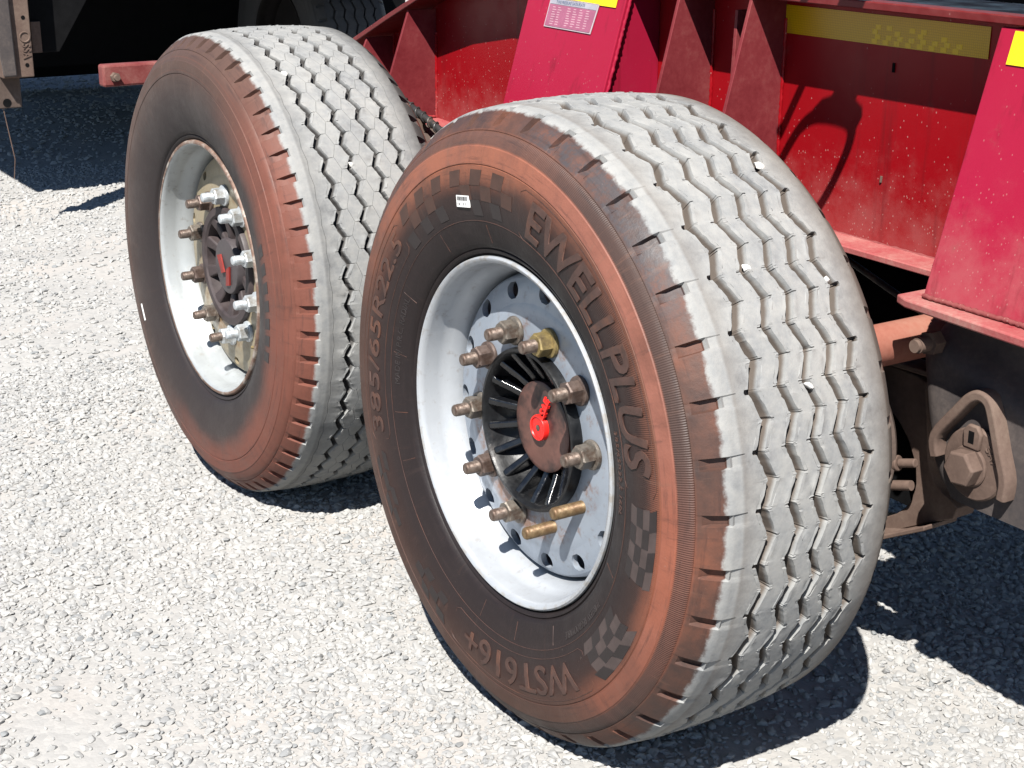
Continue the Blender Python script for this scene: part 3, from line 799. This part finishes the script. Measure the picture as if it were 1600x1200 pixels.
# pebbles caught in the tread
pebmesh = [o.data for o in rocks.objects]
M['peb'] = plain('white_pebble', (.68, .66, .62), .8, 0, .1, 60, .2)
def pebble(x0, ang, y, s, k, label):
    r = .5385; a = R(ang)
    me = pebmesh[k].copy(); me.materials.clear(); me.materials.append(M['peb'])
    o = put('pebble', me, None, (x0 + r * math.cos(a), y, HC + r * math.sin(a)), (ang, .4, 1.1)); o.scale = (s, s, s * 1.3)
    tag(o, label, 'pebble', 'pebbles wedged in the tyre treads')
pebble(0, 60, .2755, .0085, 0, 'largest white pebble wedged high in the innermost groove of the front tyre')
pebble(0, 41, .1400, .0070, 1, 'white pebble wedged in the second groove of the front tyre')
pebble(0, 37, .2760, .0070, 2, 'oblong white pebble in the innermost groove below the largest one')
pebble(0, 27, .1855, .0052, 3, 'small white pebble, upper of two close together in the middle groove')
pebble(0, 21.5, .1850, .0070, 4, 'white pebble, lower of two close together in the middle groove')
pebble(XF, 61, .0950, .0070, 5, 'white pebble in the outermost groove of the rear tyre')
pebble(XF, 34, .1535, .0060, 1, 'white pebble in the second groove of the rear tyre')

# ------------- main beam
top_pts = [(-2.05, .850), (-1.78, .960), (-1.58, 1.040), (-1.41, 1.105), (-1.20, 1.165), (-1.02, 1.196), (-.88, 1.200), (2.4, 1.200)]
bot_pts = [(2.4, .785), (-1.1, .790), (-1.75, .812), (-2.05, .822)]
MB().prism([(x, .72, z) for x, z in top_pts + bot_pts], (0, .010, 0)).build('web_plate', M['red'], trailer, 30)
mb = MB()
n = len(top_pts)
vs_ = []
for x, z in top_pts: vs_ += [(x, .630, z), (x, .822, z), (x, .822, z + .014), (x, .630, z + .014)]
fs = [(4 * i + a, 4 * i + b, 4 * i + 4 + b, 4 * i + 4 + a) for i in range(n - 1) for a, b in ((0, 1), (1, 2), (2, 3), (3, 0))] + [(0, 1, 2, 3), (4 * n - 4, 4 * n - 3, 4 * n - 2, 4 * n - 1)]
mb.add(vs_, fs).build('top_flange', M['red_dusty_shade'], trailer, 30, .002)
mb = MB()
mb.add([p for x, z, y0 in ((2.4, .785, .650), (-1.1, .790, .650), (-1.75, .812, .600), (-2.05, .822, .600)) for p in ((x, y0, z - .012), (x, .80, z - .012), (x, .80, z), (x, y0, z))],
       [(4 * i + a, 4 * i + b, 4 * i + 4 + b, 4 * i + 4 + a) for i in range(3) for a, b in ((0, 1), (1, 2), (2, 3), (3, 0))] + [(0, 1, 2, 3), (12, 13, 14, 15)])
mb.build('bottom_flange', M['flange'], trailer, 30, .002)
# weld bead where the web meets the bottom flange
rw = random.Random(5)
path = [(x, .7185, .786 + rw.uniform(-.0008, .0008)) for x in np.arange(-1.05, .40, .012)]
MB().tube(path, [.0045 + rw.uniform(-.0008, .0008) for _ in path], 6).build('weld_bead', M['red_dusty_shade'], trailer, 60)

def gusset(x, ytop, ztop, ybot, zbot=.80, th=.008, mat='gusset'):
    MB().prism([(x - th / 2, ytop, ztop), (x - th / 2, .7195, ztop), (x - th / 2, .7195, zbot), (x - th / 2, ybot, zbot)], (th, 0, 0)).build('gusset_plate', M[mat], trailer, 30, .001)
gusset(-1.468, .640, 1.078, .545, .806)
gusset(-1.694, .640, .990, .560, .814)
gusset(-.378, .634, 1.196, .530, .794)
gusset(-.250, .668, 1.170, .655, .794)
gusset(-.173, .634, 1.196, .530, .794)

def weld(name, p0, p1, rad=.004, mat='red'):
    p0 = Vector(p0); p1 = Vector(p1); n_ = max(6, int((p1 - p0).length / .006)); rs_ = random.Random(int(1000 * abs(p0.x)) + 3)
    path = [p0.lerp(p1, i / n_) + Vector((rs_.uniform(-.0007, .0007), rs_.uniform(-.0007, .0007), rs_.uniform(-.0007, .0007))) for i in range(n_ + 1)]
    MB().tube(path, [rad * (.8 + .35 * (i % 2) + rs_.uniform(-.1, .1)) for i in range(n_ + 1)], 6).build(name, M[mat], trailer, 70)
for gx in (-1.468, -1.694, -.378, -.250, -.173):
    weld('weld_bead', (gx + .005, .7185, .802), (gx + .005, .7185, 1.16 if gx > -1 else 1.02))
    weld('weld_bead', (gx + .005, .715, .795 if gx > -1 else .806), (gx + .005, .600, .797 if gx > -1 else .808))

# hanger brackets: sloping outer plate with a side plate at each edge
def S(x, z, off=0.):            # a point on the sloping outer plate, off metres in front of it
    k = .11 / .385
    return Vector((x, .63 + (z - 1.18) * k, z)) + Vector((0, -1, k)).normalized() * off
def bracket(x0, x1, zt, label):
    b = MB().prism([S(x0, .786), S(x1, .786), S(x1, zt), S(x0, zt)], (0, .010, 0)).build('hanger_plate', M['red_panel'], trailer, 0, .002)
    b['label'] = label
    for x in (x0 + .006, x1 - .014):
        MB().prism([S(x, .787) + Vector((0, .011, 0)), S(x, zt - .002) + Vector((0, .011, 0)), (x, .7190, zt - .002), (x, .7190, .787)], (.008, 0, 0)).build('side_plate', M['red_panel'], trailer, 0, .001)
    return b
for bx, bs in ((.400, -1), (-.540, 1), (-.890, -1)):
    a_, b_ = S(bx, .792), S(bx, 1.19)
    weld('weld_bead', (a_.x + bs * .0005, a_.y + .010, a_.z), (b_.x + bs * .0005, b_.y + .010, b_.z), .0042, 'red_panel')
weld('weld_bead', S(.402, .788, .003), S(.785, .788, .003), .0045, 'red_dusty_shade')
b1 = bracket(.400, .790, 1.196, 'front red hanger plate, its lower edge on a wide dusty flange')
b2 = bracket(-.890, -.540, 1.196, 'rear red hanger plate carrying the pressure data plate')
for x0, x1 in ((.362, .85), (-.93, -.50)):
    MB().prism([(x0, .500, .770), (x0 + .03, .487, .770), (x1, .462, .770), (x1, .72, .770), (x0, .72, .770)], (0, 0, .0145)).build('bracket_flange', M['flange'], trailer, 30, .003)

# tape
def tape_quad(name, parent, pts, th, mat):
    pts = [Vector(p) for p in pts]; nrm = (pts[1] - pts[0]).cross(pts[3] - pts[0]).normalized() * th
    return MB().prism(pts, nrm).build(name, mat, parent, 0)
tape_quad('reflective_tape', trailer, [(-.183, .7188, 1.133), (.310, .7188, 1.133), (.310, .7188, 1.184), (-.183, .7188, 1.184)], .0006, M['tape'])
for i in range(8):
    for j in range(4):
        if j > 3 - (i % 3 == 2) - (i > 5) or (j == 2 and i % 2): continue
        x = .052 + i * .0262 + (.007 if j % 2 else 0); z0 = 1.1345 + j * .0082
        MB().prism([(x, .7179, z0), (x + .0125, .7179, z0), (x + .0125, .7179, z0 + .0080), (x, .7179, z0 + .0080)], (0, .0003, 0)).build('tape_chequer', M['tape3'], trailer, 0)
tape_quad('reflective_tape', trailer, [S(-.752, 1.1535, .0015), S(-.566, 1.1515, .0015), S(-.566, 1.192, .0015), S(-.752, 1.194, .0015)], .001, M['tape2'])
tape_quad('reflective_tape', trailer, [S(.430, 1.143, .0015), S(.60, 1.141, .0015), S(.60, 1.190, .0015), S(.430, 1.192, .0015)], .001, M['tape2'])

# data plate on the rear hanger plate
pl = tape_quad('data_plate', trailer, [S(-.802, 1.096, .0015), S(-.629, 1.094, .0015), S(-.622, 1.154, .0015), S(-.800, 1.1575, .0015)], .001, M['plate_edge'])
tape_quad('plate_field', pl, [S(-.7985, 1.0985, .0028), S(-.6325, 1.0965, .0028), S(-.6275, 1.1405, .0028), S(-.7965, 1.1430, .0028)], .0005, M['plate_body'])
tape_quad('plate_header', pl, [S(-.7965, 1.1440, .0028), S(-.6275, 1.1415, .0028), S(-.6260, 1.1515, .0028), S(-.7960, 1.1545, .0028)], .0005, M['plate_head'])
def on_slope(me, co, x, z, off, mat, name, parent):
    out = [S(x + a, z + b, off + c)[:] for a, b, c in co]
    me.vertices.foreach_set('co', np.array(out).ravel()); me.update(); me.materials.clear(); me.materials.append(mat)
    return put(name, me, parent)
me, co = text_mesh('TYRE PRESSURE DATA PLATE', .0085, .0002, .0001, 0, .95, 1, False)
on_slope(me, co, -.722, 1.1455, .0036, M['plate_ink'], 'printed_title', pl)
rt = random.Random(4); rowmesh = MB()
words = ['AXLE', 'LOAD', 'SIZE', 'PSI', 'KPA', 'COLD', 'TYRE', '385/65', '22.5', '120', '830', '9000', '160L', 'KG']
for i in range(8):
    for j, x in enumerate((-.783, -.763, -.728, -.706, -.684, -.660)):
        z = 1.1365 - i * .0049
        w = rt.uniform(.008, .015)
        a = [S(x, z, .0034), S(x + w, z, .0034), S(x + w, z + .0018, .0034), S(x, z + .0018, .0034)]
        rowmesh.prism(a, (0, .0003, 0))
tag(rowmesh.build('printed_rows', M['plate_text'], pl, 0), kind='stuff')

# small coloured stubs standing for hole marks in the web
mb = MB(); mb.tube([(.108, .719, 1.090), (.108, .719, 1.106)], .0028, 8); mb.build('web_hole_mark', M['black'], trailer)
mb = MB(); mb.tube([(.100, .719, .897), (.101, .719, .908)], .0026, 8); mb.build('web_hole_mark', M['brown'], trailer)

# deck, side rail and the lashing hook that hangs from it above the picture
mb = MB(); mb.box((-2.05, .52, 1.70), (2.4, 2.02, 1.76)); mb.build('deck_plate', M['black_dusty'], trailer, 0)
for x in (-1.7, -.8, .1, 1.0, 1.9):
    MB().box((x, .56, 1.60), (x + .06, 1.98, 1.699)).build('cross_member', M['black_dusty'], trailer, 0)
MB().box((-2.05, .425, 1.645), (2.4, .515, 1.765)).build('side_rail', M['red'], trailer, 0, .004)
for x in (-1.9, -.7, .95, 2.2):
    MB().box((x, .73, 1.216), (x + .05, .80, 1.599)).build('deck_post', M['black_dusty'], trailer, 0)
T = .5
def web2hook(x, z): return (x + .526 * T, .44, z + T)
ring_pts = [(-.064, .993), (-.088, .984), (-.113, .964), (-.135, .935), (-.157, .900), (-.177, .861), (-.190, .810), (-.190, .762), (-.166, .735), (-.124, .745), (-.082, .788), (-.049, .826), (-.023, .868), (-.001, .912), (.014, .948), (.019, .980), (.008, .993), (-.03, .996)]
P_ = [Vector(web2hook(*p)) for p in ring_pts]
sm = []
for i in range(len(P_)):
    p0, p1, p2, p3 = P_[i - 1], P_[i], P_[(i + 1) % len(P_)], P_[(i + 2) % len(P_)]
    for t in (0, .33, .66): sm.append(.5 * ((2 * p1) + (-p0 + p2) * t + (2 * p0 - 5 * p1 + 4 * p2 - p3) * t * t + (-p0 + 3 * p1 - 3 * p2 + p3) * t ** 3))
hk = MB(); hk.tube(sm, .0085, 10, True)
hk.prism([web2hook(*p) for p in ((-.029, 1.051), (-.010, 1.150), (.050, 1.150), (.030, 1.052), (.012, 1.012), (.029, 1.001), (.031, .984), (.006, .982), (-.022, .985), (-.078, .979), (-.092, .984), (-.072, 1.003), (-.046, 1.013))], (0, .012, 0))
hk.build('lashing_hook', M['black_dusty'], trailer, 40)
MB().tube([web2hook(-.055, 1.16), web2hook(-.104, 1.064), web2hook(-.166, .946)], .0085, 10).build('hanging_rod', M['black_dusty'], trailer, 60)

# rear cross bar
rb = MB(); rb.box((-2.01, .010, .868), (-1.97, 2.49, .925)); rb = rb.build('rear_cross_bar', M['bar'], trailer, 0, .006)
mb = MB(); mb.cyl((-1.972, .040, .894), (-1.955, .040, .894), .0125, None, 6); mb.cyl((-1.957, .040, .894), (-1.944, .040, .894), .0075); mb.build('bolt', M['brown'], rb, 30)

# ------------- suspension on the front bracket
PX, PY, PZ = .491, .560, .526
plate = [(.371, .735), (.372, .665), (.388, .590), (.412, .505), (.430, .476), (.450, .460), (.530, .452), (.620, .452), (.80, .47), (.86, .735)]
zb = [(.371, .735), (.372, .665), (.388, .590), (.412, .505), (.430, .476), (.450, .460)]
def left_edge(z): return float(np.interp(z, [q[1] for q in zb[::-1]], [q[0] for q in zb[::-1]]))
hh = MB(); NU, NV = 26, 22; front = []; back = []
for j in range(NV + 1):
    z = .735 - (.735 - .455) * j / NV
    for i in range(NU + 1):
        xl = left_edge(z); x = xl + (.86 - xl) * (i / NU) ** 1.3
        zz = z + (.012 if j == NV else 0) * 0
        ridge = .694 - .30 * max(0, x - .41)
        d_ = z - ridge
        y = PY + .050 * (1 / (1 + math.exp(-(d_ - .012) / .009))) - .007 * math.exp(-(d_ / .020) ** 2)
        y += .010 * math.exp(-(x - xl) / .010)
        front.append((x, y, zz))
back = [(x, y + .014, z) for x, y, z in front]; W_ = NU + 1
fs = []
for base in (0, len(front)):
    fs += [(base + j * W_ + i, base + j * W_ + i + 1, base + (j + 1) * W_ + i + 1, base + (j + 1) * W_ + i) for j in range(NV) for i in range(NU)]
nb = len(front)
fs += [(j * W_, (j + 1) * W_, nb + (j + 1) * W_, nb + j * W_) for j in range(NV)] + [(NV * W_ + i, NV * W_ + i + 1, nb + NV * W_ + i + 1, nb + NV * W_ + i) for i in range(NU)]
susp = hh.add(front + back, fs).build('pivot_housing', M['hanger'], trailer, 40)
for k, (y0, xx) in enumerate(((.720, 0),)):
    MB().prism([(x, y0, z) for x, z in plate], (0, .014, 0)).build('inner_housing', M['brown_dark'], trailer, 30, .003)
MB().box((.66, .576, .50), (.675, .718, .72)).build('housing_web', M['brown_dark'], trailer, 0)
# bent guard rib round the cam washer
rib = [(.437, .470 + .055), (.432, .560), (.470, .612), (.493, .640), (.512, .650), (.530, .644), (.542, .620), (.560, .570), (.575, .530), (.574, .497)]
def smooth_path(pts, k=4):
    out = []; n_ = len(pts)
    for i in range(n_ - 1):
        p0, p1, p2, p3 = [Vector(pts[max(0, min(n_ - 1, j))]) for j in (i - 1, i, i + 1, i + 2)]
        for q_ in range(k):
            t = q_ / k; out.append(tuple(.5 * ((2 * p1) + (-p0 + p2) * t + (2 * p0 - 5 * p1 + 4 * p2 - p3) * t * t + (-p0 + 3 * p1 - 3 * p2 + p3) * t ** 3)))
    return out + [tuple(pts[-1])]
rib = smooth_path(rib)
mb = MB()
vs_ = []; m = len(rib)
for i, (x, z) in enumerate(rib):
    a = Vector(rib[max(i - 1, 0)]); b = Vector(rib[min(i + 1, m - 1)]); t = (b - a).normalized(); nn = Vector((-t.y, t.x))
    for s_, y in ((-.009, PY + .004), (-.009, PY - .021), (-.006, PY - .025), (.006, PY - .025), (.009, PY - .021), (.009, PY + .004)):
        vs_.append((x + nn.x * s_, y, z + nn.y * s_))
fs = [(6 * i + q, 6 * i + (q + 1) % 6, 6 * i + 6 + (q + 1) % 6, 6 * i + 6 + q) for i in range(m - 1) for q in range(6)] + [tuple(range(6)), tuple(range(6 * m - 6, 6 * m))]
mb.add(vs_, fs).build('guard_rib', M['brown'], susp, 45, .0015)
wz = .534
mb = MB(); mb.lathe([(0, .001), (0, .058), (-.004, .060), (-.010, .060), (-.013, .057), (-.0135, .001)], 48, (.509, PY - .001, wz))
ww = mb.build('cam_washer', M['brown'], susp, 30)
mb = MB(); mb.prism([(.490, PY - .012, .560), (.487, PY - .012, .588), (.497, PY - .012, .600), (.515, PY - .012, .600), (.524, PY - .012, .588), (.521, PY - .012, .560)], (0, -.009, 0))
mb.build('washer_tab', M['brown'], susp, 30, .003)
MB().box((.500, PY - .0215, .570), (.511, PY - .0205, .590)).build('square_hole', M['black'], susp, 0)
mb = MB(); mb.lathe([(-.012, .001), (-.012, .034), (-.017, .034), (-.019, .032), (-.019, .001)], 40, (.503, PY, .530)); mb.build('flat_washer', M['brown'], susp, 30)
mb = MB(); vs_ = [(.503 + rr_ * math.cos(R(60 * i + 8)), PY + y, .530 + rr_ * math.sin(R(60 * i + 8))) for y, rr_ in ((-.018, .0305), (-.040, .0305), (-.0435, .0270)) for i in range(6)]
mb.add(vs_, [(6 * q + i, 6 * q + (i + 1) % 6, 6 * q + 6 + (i + 1) % 6, 6 * q + 6 + i) for q in range(2) for i in range(6)] + [tuple(range(12, 18))])
mb.build('pivot_bolt', M['brown'], susp, 25, .0012)
me, co = text_mesh('SAF', .020, .001, .0004, 0, 1, 1.15, False)
a_ = R(35) - (co[:, 0] / .045)
rr_ = .038 + co[:, 1] * .8
out = np.stack([.509 + rr_ * np.cos(a_), PY - .0148 - co[:, 2], wz + rr_ * np.sin(a_)], 1)
me.vertices.foreach_set('co', out.ravel()); me.update(); me.materials.append(M['brown']); put('cast_lettering', me, susp)
# upper bolt
mb = MB(); vs_ = [(.400 + rr_ * math.cos(R(60 * i + 12)), PY + y, .706 + rr_ * math.sin(R(60 * i + 12))) for y, rr_ in ((.0, .0200), (-.022, .0200)) for i in range(6)]
mb.add(vs_, [(i, (i + 1) % 6, 6 + (i + 1) % 6, 6 + i) for i in range(6)] + [tuple(range(6, 12))])
mb.cyl((.400, PY - .02, .706), (.400, PY - .045, .706), .0125); mb.cyl((.400, PY - .045, .706), (.400, PY - .052, .706), .0105)
mb.build('bolt', M['brown'], susp, 25)

# trailing arm with its arched opening
outer = [(.05, .575), (.140, .592), (.229, .597), (.291, .597), (.305, .560), (.317, .476), (.340, .420), (.372, .404), (.399, .398), (.392, .375), (.360, .362), (.234, .284), (.12, .262), (.0, .262), (-.02, .42)]
outer = [(.06, .592), (.229, .600), (.300, .597), (.312, .540), (.325, .450), (.350, .412), (.400, .398), (.392, .372), (.360, .356), (.300, .322), (.234, .284), (.16, .262), (.06, .255)]
hole = [(.09, .545), (.160, .545), (.205, .528), (.245, .510), (.275, .480), (.297, .440), (.303, .400), (.292, .362), (.265, .335), (.225, .310), (.160, .292), (.09, .288)]
mb = MB()
# band between the two outlines, front face + thickness
def resample(pts, n):
    P = np.array(pts); dd = np.r_[0, np.cumsum(np.hypot(*np.diff(P, axis=0).T))]; q = np.linspace(0, dd[-1], n)
    return list(zip(np.interp(q, dd, P[:, 0]), np.interp(q, dd, P[:, 1])))
n = 40; A_ = resample(outer, n); B_ = resample(hole, n); vs_ = []
for (a, b) in zip(A_, B_): vs_ += [(a[0], .655, a[1]), (b[0], .655, b[1]), (a[0], .705, a[1]), (b[0], .705, b[1])]
fs = []
for i in range(n - 1):
    o = 4 * i; fs += [(o, o + 1, o + 5, o + 4), (o + 2, o + 6, o + 7, o + 3), (o, o + 4, o + 6, o + 2), (o + 1, o + 3, o + 7, o + 5)]
fs += [(0, 2, 3, 1), (4 * n - 4, 4 * n - 3, 4 * n - 1, 4 * n - 2)]
mb.add(vs_, fs).build('trailing_arm', M['brown'], trailer, 30, .002)
mb = MB(); mb.prism([(.06, .600, .593), (.24, .640, .606), (.31, .650, .604), (.31, .704, .604), (.06, .704, .593)], (0, 0, .010)); mb.build('arm_flange', M['brown'], trailer, 30, .002)
mb = MB(); mb.prism([(.06, .62, .245), (.235, .62, .274), (.36, .62, .345), (.36, .704, .345), (.06, .704, .245)], (0, 0, .009)); mb.build('arm_flange', M['brown'], trailer, 30, .002)
# brake parts seen through the opening
MB().box((-.15, .708, .33), (.325, .711, .575)).build('dark_back_sheet', M['black'], trailer, 0)  # black sheet added so the arm's opening reads as deep shade
bd = MB(); bd.lathe([(-.25, .150), (-.23, .195), (-.20, .205), (.16, .205), (.16, .02)], 64, (0, .37, HC)); bd.build('brake_drum', M['brown_dark'], trailer, 30)
mb = MB(); mb.lathe([(0, .001), (0, .165), (.01, .172), (.02, .165), (.02, .15)], 64, (.120, .60, .455)); mb.build('dust_shield', M['brown_dark'], trailer, 30)
mb = MB(); mb.lathe([(0, .155), (-.012, .158), (-.02, .150), (-.02, .140)], 64, (.120, .60, .455)); mb.build('brake_ring', M['brown'], trailer, 30)
mb = MB(); mb.cyl((.20, .60, .425), (.292, .62, .448), .017, .014); mb.cyl((.292, .62, .448), (.325, .625, .458), .008); mb.box((.22, .59, .405), (.262, .625, .445)); mb.build('slack_adjuster', M['brown'], trailer, 30, .002)
mb = MB(); mb.cyl((.19, .61, .375), (.315, .63, .412), .009); mb.build('push_rod', M['brown'], trailer)
for x in (0, XF):
    MB().cyl((x, .36, HC), (x, 2.14, HC), .068, None, 32).build('axle_tube', M['brown_dark'], trailer)
bd2 = MB(); bd2.lathe([(-.25, .150), (-.23, .195), (-.20, .205), (.16, .205), (.16, .02)], 48, (XF, .37, HC)); bd2.build('brake_drum', M['brown_dark'], trailer, 30)
MB().cyl((.280, .45, .668), (.280, 2.05, .668), .036, None, 32).build('cross_tube', M['salmon'], trailer)
MB().cyl((-.35, 1.02, .58), (.55, 1.02, .58), .19, None, 40).build('dark_fill_tank', M['black'], trailer)  # black tank added to make the space below the beam read dark
MB().cyl((-1.6, 1.00, .62), (-.62, 1.00, .62), .20, None, 40).build('dark_fill_tank', M['black'], trailer)  # second black tank added for the same darkness under the chassis
MB().prism([(x, 1.78, z) for x, z in ((-.30, 1.20), (2.4, 1.20), (2.4, .785), (-.30, .785))], (0, .010, 0)).build('web_plate', M['red'], trailer, 30)
MB().box((.42, .74, .50), (.44, 1.77, 1.19)).build('cross_plate', M['black'], trailer, 0)
MB().box((-.50, .74, .80), (-.48, 1.77, 1.19)).build('cross_plate', M['black'], trailer, 0)
# parts glimpsed between the two tyres
mb = MB(); mb.cyl((-1.30, .56, .838), (-1.175, .50, .838), .016); mb.cyl((-1.175, .50, .838), (-1.160, .493, .838), .021, None, 6); mb.build('brake_fitting', M['brown'], trailer, 30)
mb = MB(); mb.lathe([(0, .001), (0, .085), (.02, .10), (.09, .10), (.11, .085), (.11, .001)], 40, (-1.20, .45, .735)); mb.build('brake_chamber', M['brown_dark'], trailer, 30)

for k_, pts_ in enumerate(([(-.20, .80, .76), (.05, .78, .70), (.25, .76, .655), (.36, .74, .62), (.41, .735, .66), (.42, .735, .76)],)):
    MB().tube([tuple(p) for p in (lambda P_: [P_[0].lerp(P_[1], .5)] + [P_[i].lerp(P_[i + 1], t_) for i in range(1, len(P_) - 1) for t_ in (0, .5)])([Vector(q_) for q_ in pts_])], .0065, 8).build('brake_line', M['hose'], trailer, 60)
# spiral wrapped air hose running behind the tyres
hp = [(-1.62, .50, .90), (-1.45, .50, .925), (-1.325, .50, .906), (-1.214, .50, .881), (-1.13, .50, .860), (-1.058, .50, .839), (-.96, .50, .80), (-.80, .52, .74)]
hose = MB().tube(hp, .0085, 10).build('air_hose', M['hose'], trailer, 60)
pp = [Vector(p) for p in hp[1:7]]; sp_ = []
tot = 0; L_ = [0]
for a, b in zip(pp, pp[1:]): tot += (b - a).length; L_.append(tot)
nst = 900
for i in range(nst):
    s_ = tot * i / (nst - 1); k = max(j for j in range(len(L_)) if L_[j] <= s_ + 1e-9); k = min(k, len(pp) - 2)
    f = (s_ - L_[k]) / (L_[k + 1] - L_[k]); p = pp[k].lerp(pp[k + 1], f); t = (pp[k + 1] - pp[k]).normalized()
    u = Vector((0, 1, 0)); u = (u - t * u.dot(t)).normalized(); w = t.cross(u); ph_ = s_ / .030 * 2 * PI
    sp_.append(p + (u * math.cos(ph_) + w * math.sin(ph_)) * .0095)
MB().tube(sp_, .0026, 6).build('spiral_guard', M['hose'], hose, 60)
# fallen clay crumbs on the bottom flange are part of its dust

# ---------------------------------------------------------------- the vehicle parked behind
v2 = empty('parked_trailer', (-4.3, 0, 0))
tag(v2, 'dark trailer standing in shade behind the red one, with a holed bracket at its end', 'trailer')
def B2(name, a, b, mat, bev=0, parent=v2):
    mb = MB(); mb.box([a[0] + 4.3, a[1], a[2]], [b[0] + 4.3, b[1], b[2]])
    return mb.build(name, M[mat], parent, 0, bev)
B2('deck', (-8.4, -.02, 1.20), (-4.38, 2.70, 1.42), 'black')
B2('end_beam', (-4.52, .62, 1.02), (-4.40, 2.40, 1.198), 'black')
B2('side_beam', (-8.35, .60, .95), (-4.55, .72, 1.198), 'black')
B2('side_beam', (-8.35, 1.70, .85), (-4.55, 1.82, 1.198), 'black')
mb = MB(); mb.prism([(-4.40 + 4.3, .50, 1.19), (-4.40 + 4.3, .50, .690), (-4.40 + 4.3, .625, .690), (-4.40 + 4.3, .76, .90), (-4.40 + 4.3, .82, 1.19)], (.02, 0, 0)); mb.build('mud_flap', M['black'], v2, 0, .002)
B2('flap_strip', (-4.375, .515, .692), (-4.368, .552, .815), 'brown', .001)
br = B2('end_bracket', (-4.31, .352, .612), (-4.25, .478, 1.198), 'brown', .004)
mb = MB(); mb.prism([(.052, .354, .62), (.052, .405, .62), (.052, .392, 1.19), (.052, .30, 1.19)], (.022, 0, 0)); mb.build('grey_channel', M['hanger'], v2, 30, .006)
for z in (.66, .845): MB().lathe([(0, .001), (0, .008)], 14).build('bolt_hole', M['black'], br, 0, 0, (.0515, .452, z), (0, 0, PI / 2))
me, co = text_mesh('SSA', .045, .002, .0005, 0, .8, 1.1, False)
out = np.stack([np.full(len(co), .052) + co[:, 2] * .8, .440 + co[:, 1], .715 - co[:, 0]], 1)
me.vertices.foreach_set('co', out.ravel()); me.update(); me.materials.append(M['brown']); put('stamped_lettering', me, br)
mb = MB(); mb.lathe([(0, .016), (-.003, .018), (-.003, .021), (0, .022)], 24); mb.build('stamped_ring', M['brown'], br, 0, 0, (.051, .452, .770), (0, 0, PI / 2))
lb = B2('lower_bracket', (-4.33, .335, .486), (-4.31, .435, .611), 'brown_dark', .004)
MB().lathe([(0, .001), (0, .017)], 20).build('pin_hole', M['black'], lb, 0, 0, (-.0085, .375, .508), (0, 0, PI / 2))
MB().tube([(-.02, .36, .486), (-.015, .37, .40), (-.01, .385, .28), (-.012, .375, .20)], .0022, 6).build('wire_tail', M['brown'], v2)
B2('low_cross_bar', (-8.30, .95, .10), (-8.15, 2.45, .42), 'black')
B2('dark_gap_box', (-7.9, .80, .42), (-6.1, 3.2, 1.19), 'black')  # black box widened to block the lit gap beside the tyre
t2 = make_tyre('tyre', M['rubber_dark'], v2, 44, [.07, .125, .18, .235, .29], .011, .012, .007)
t2.location = (-5.40 + 4.3, 2.07, .53)
MB().lathe(RIM, 64).build('rim', M['black_dusty'], v2, 40, 0, (-5.40 + 4.3, 2.07, .53))
MB().lathe([(.09, .001), (.09, .266)], 48).build('wheel_disc', M['black_dusty'], v2, 40, 0, (-5.40 + 4.3, 2.07, .53))
v3 = empty('parked_lorry', (-13.0, 0, 0))
tag(v3, 'black underside of a lorry in deep shade beyond the dark trailer', 'lorry')
for nm, a, b in (('side_skirt', (-12.0, .3, .30), (-11.6, 4.4, .80)), ('body', (-15.5, .2, .82), (-11.4, 4.6, 2.4))):
    mb = MB(); mb.box([a[0] + 13, a[1], a[2]], [b[0] + 13, b[1], b[2]]); mb.build(nm, M['black'], v3, 0)
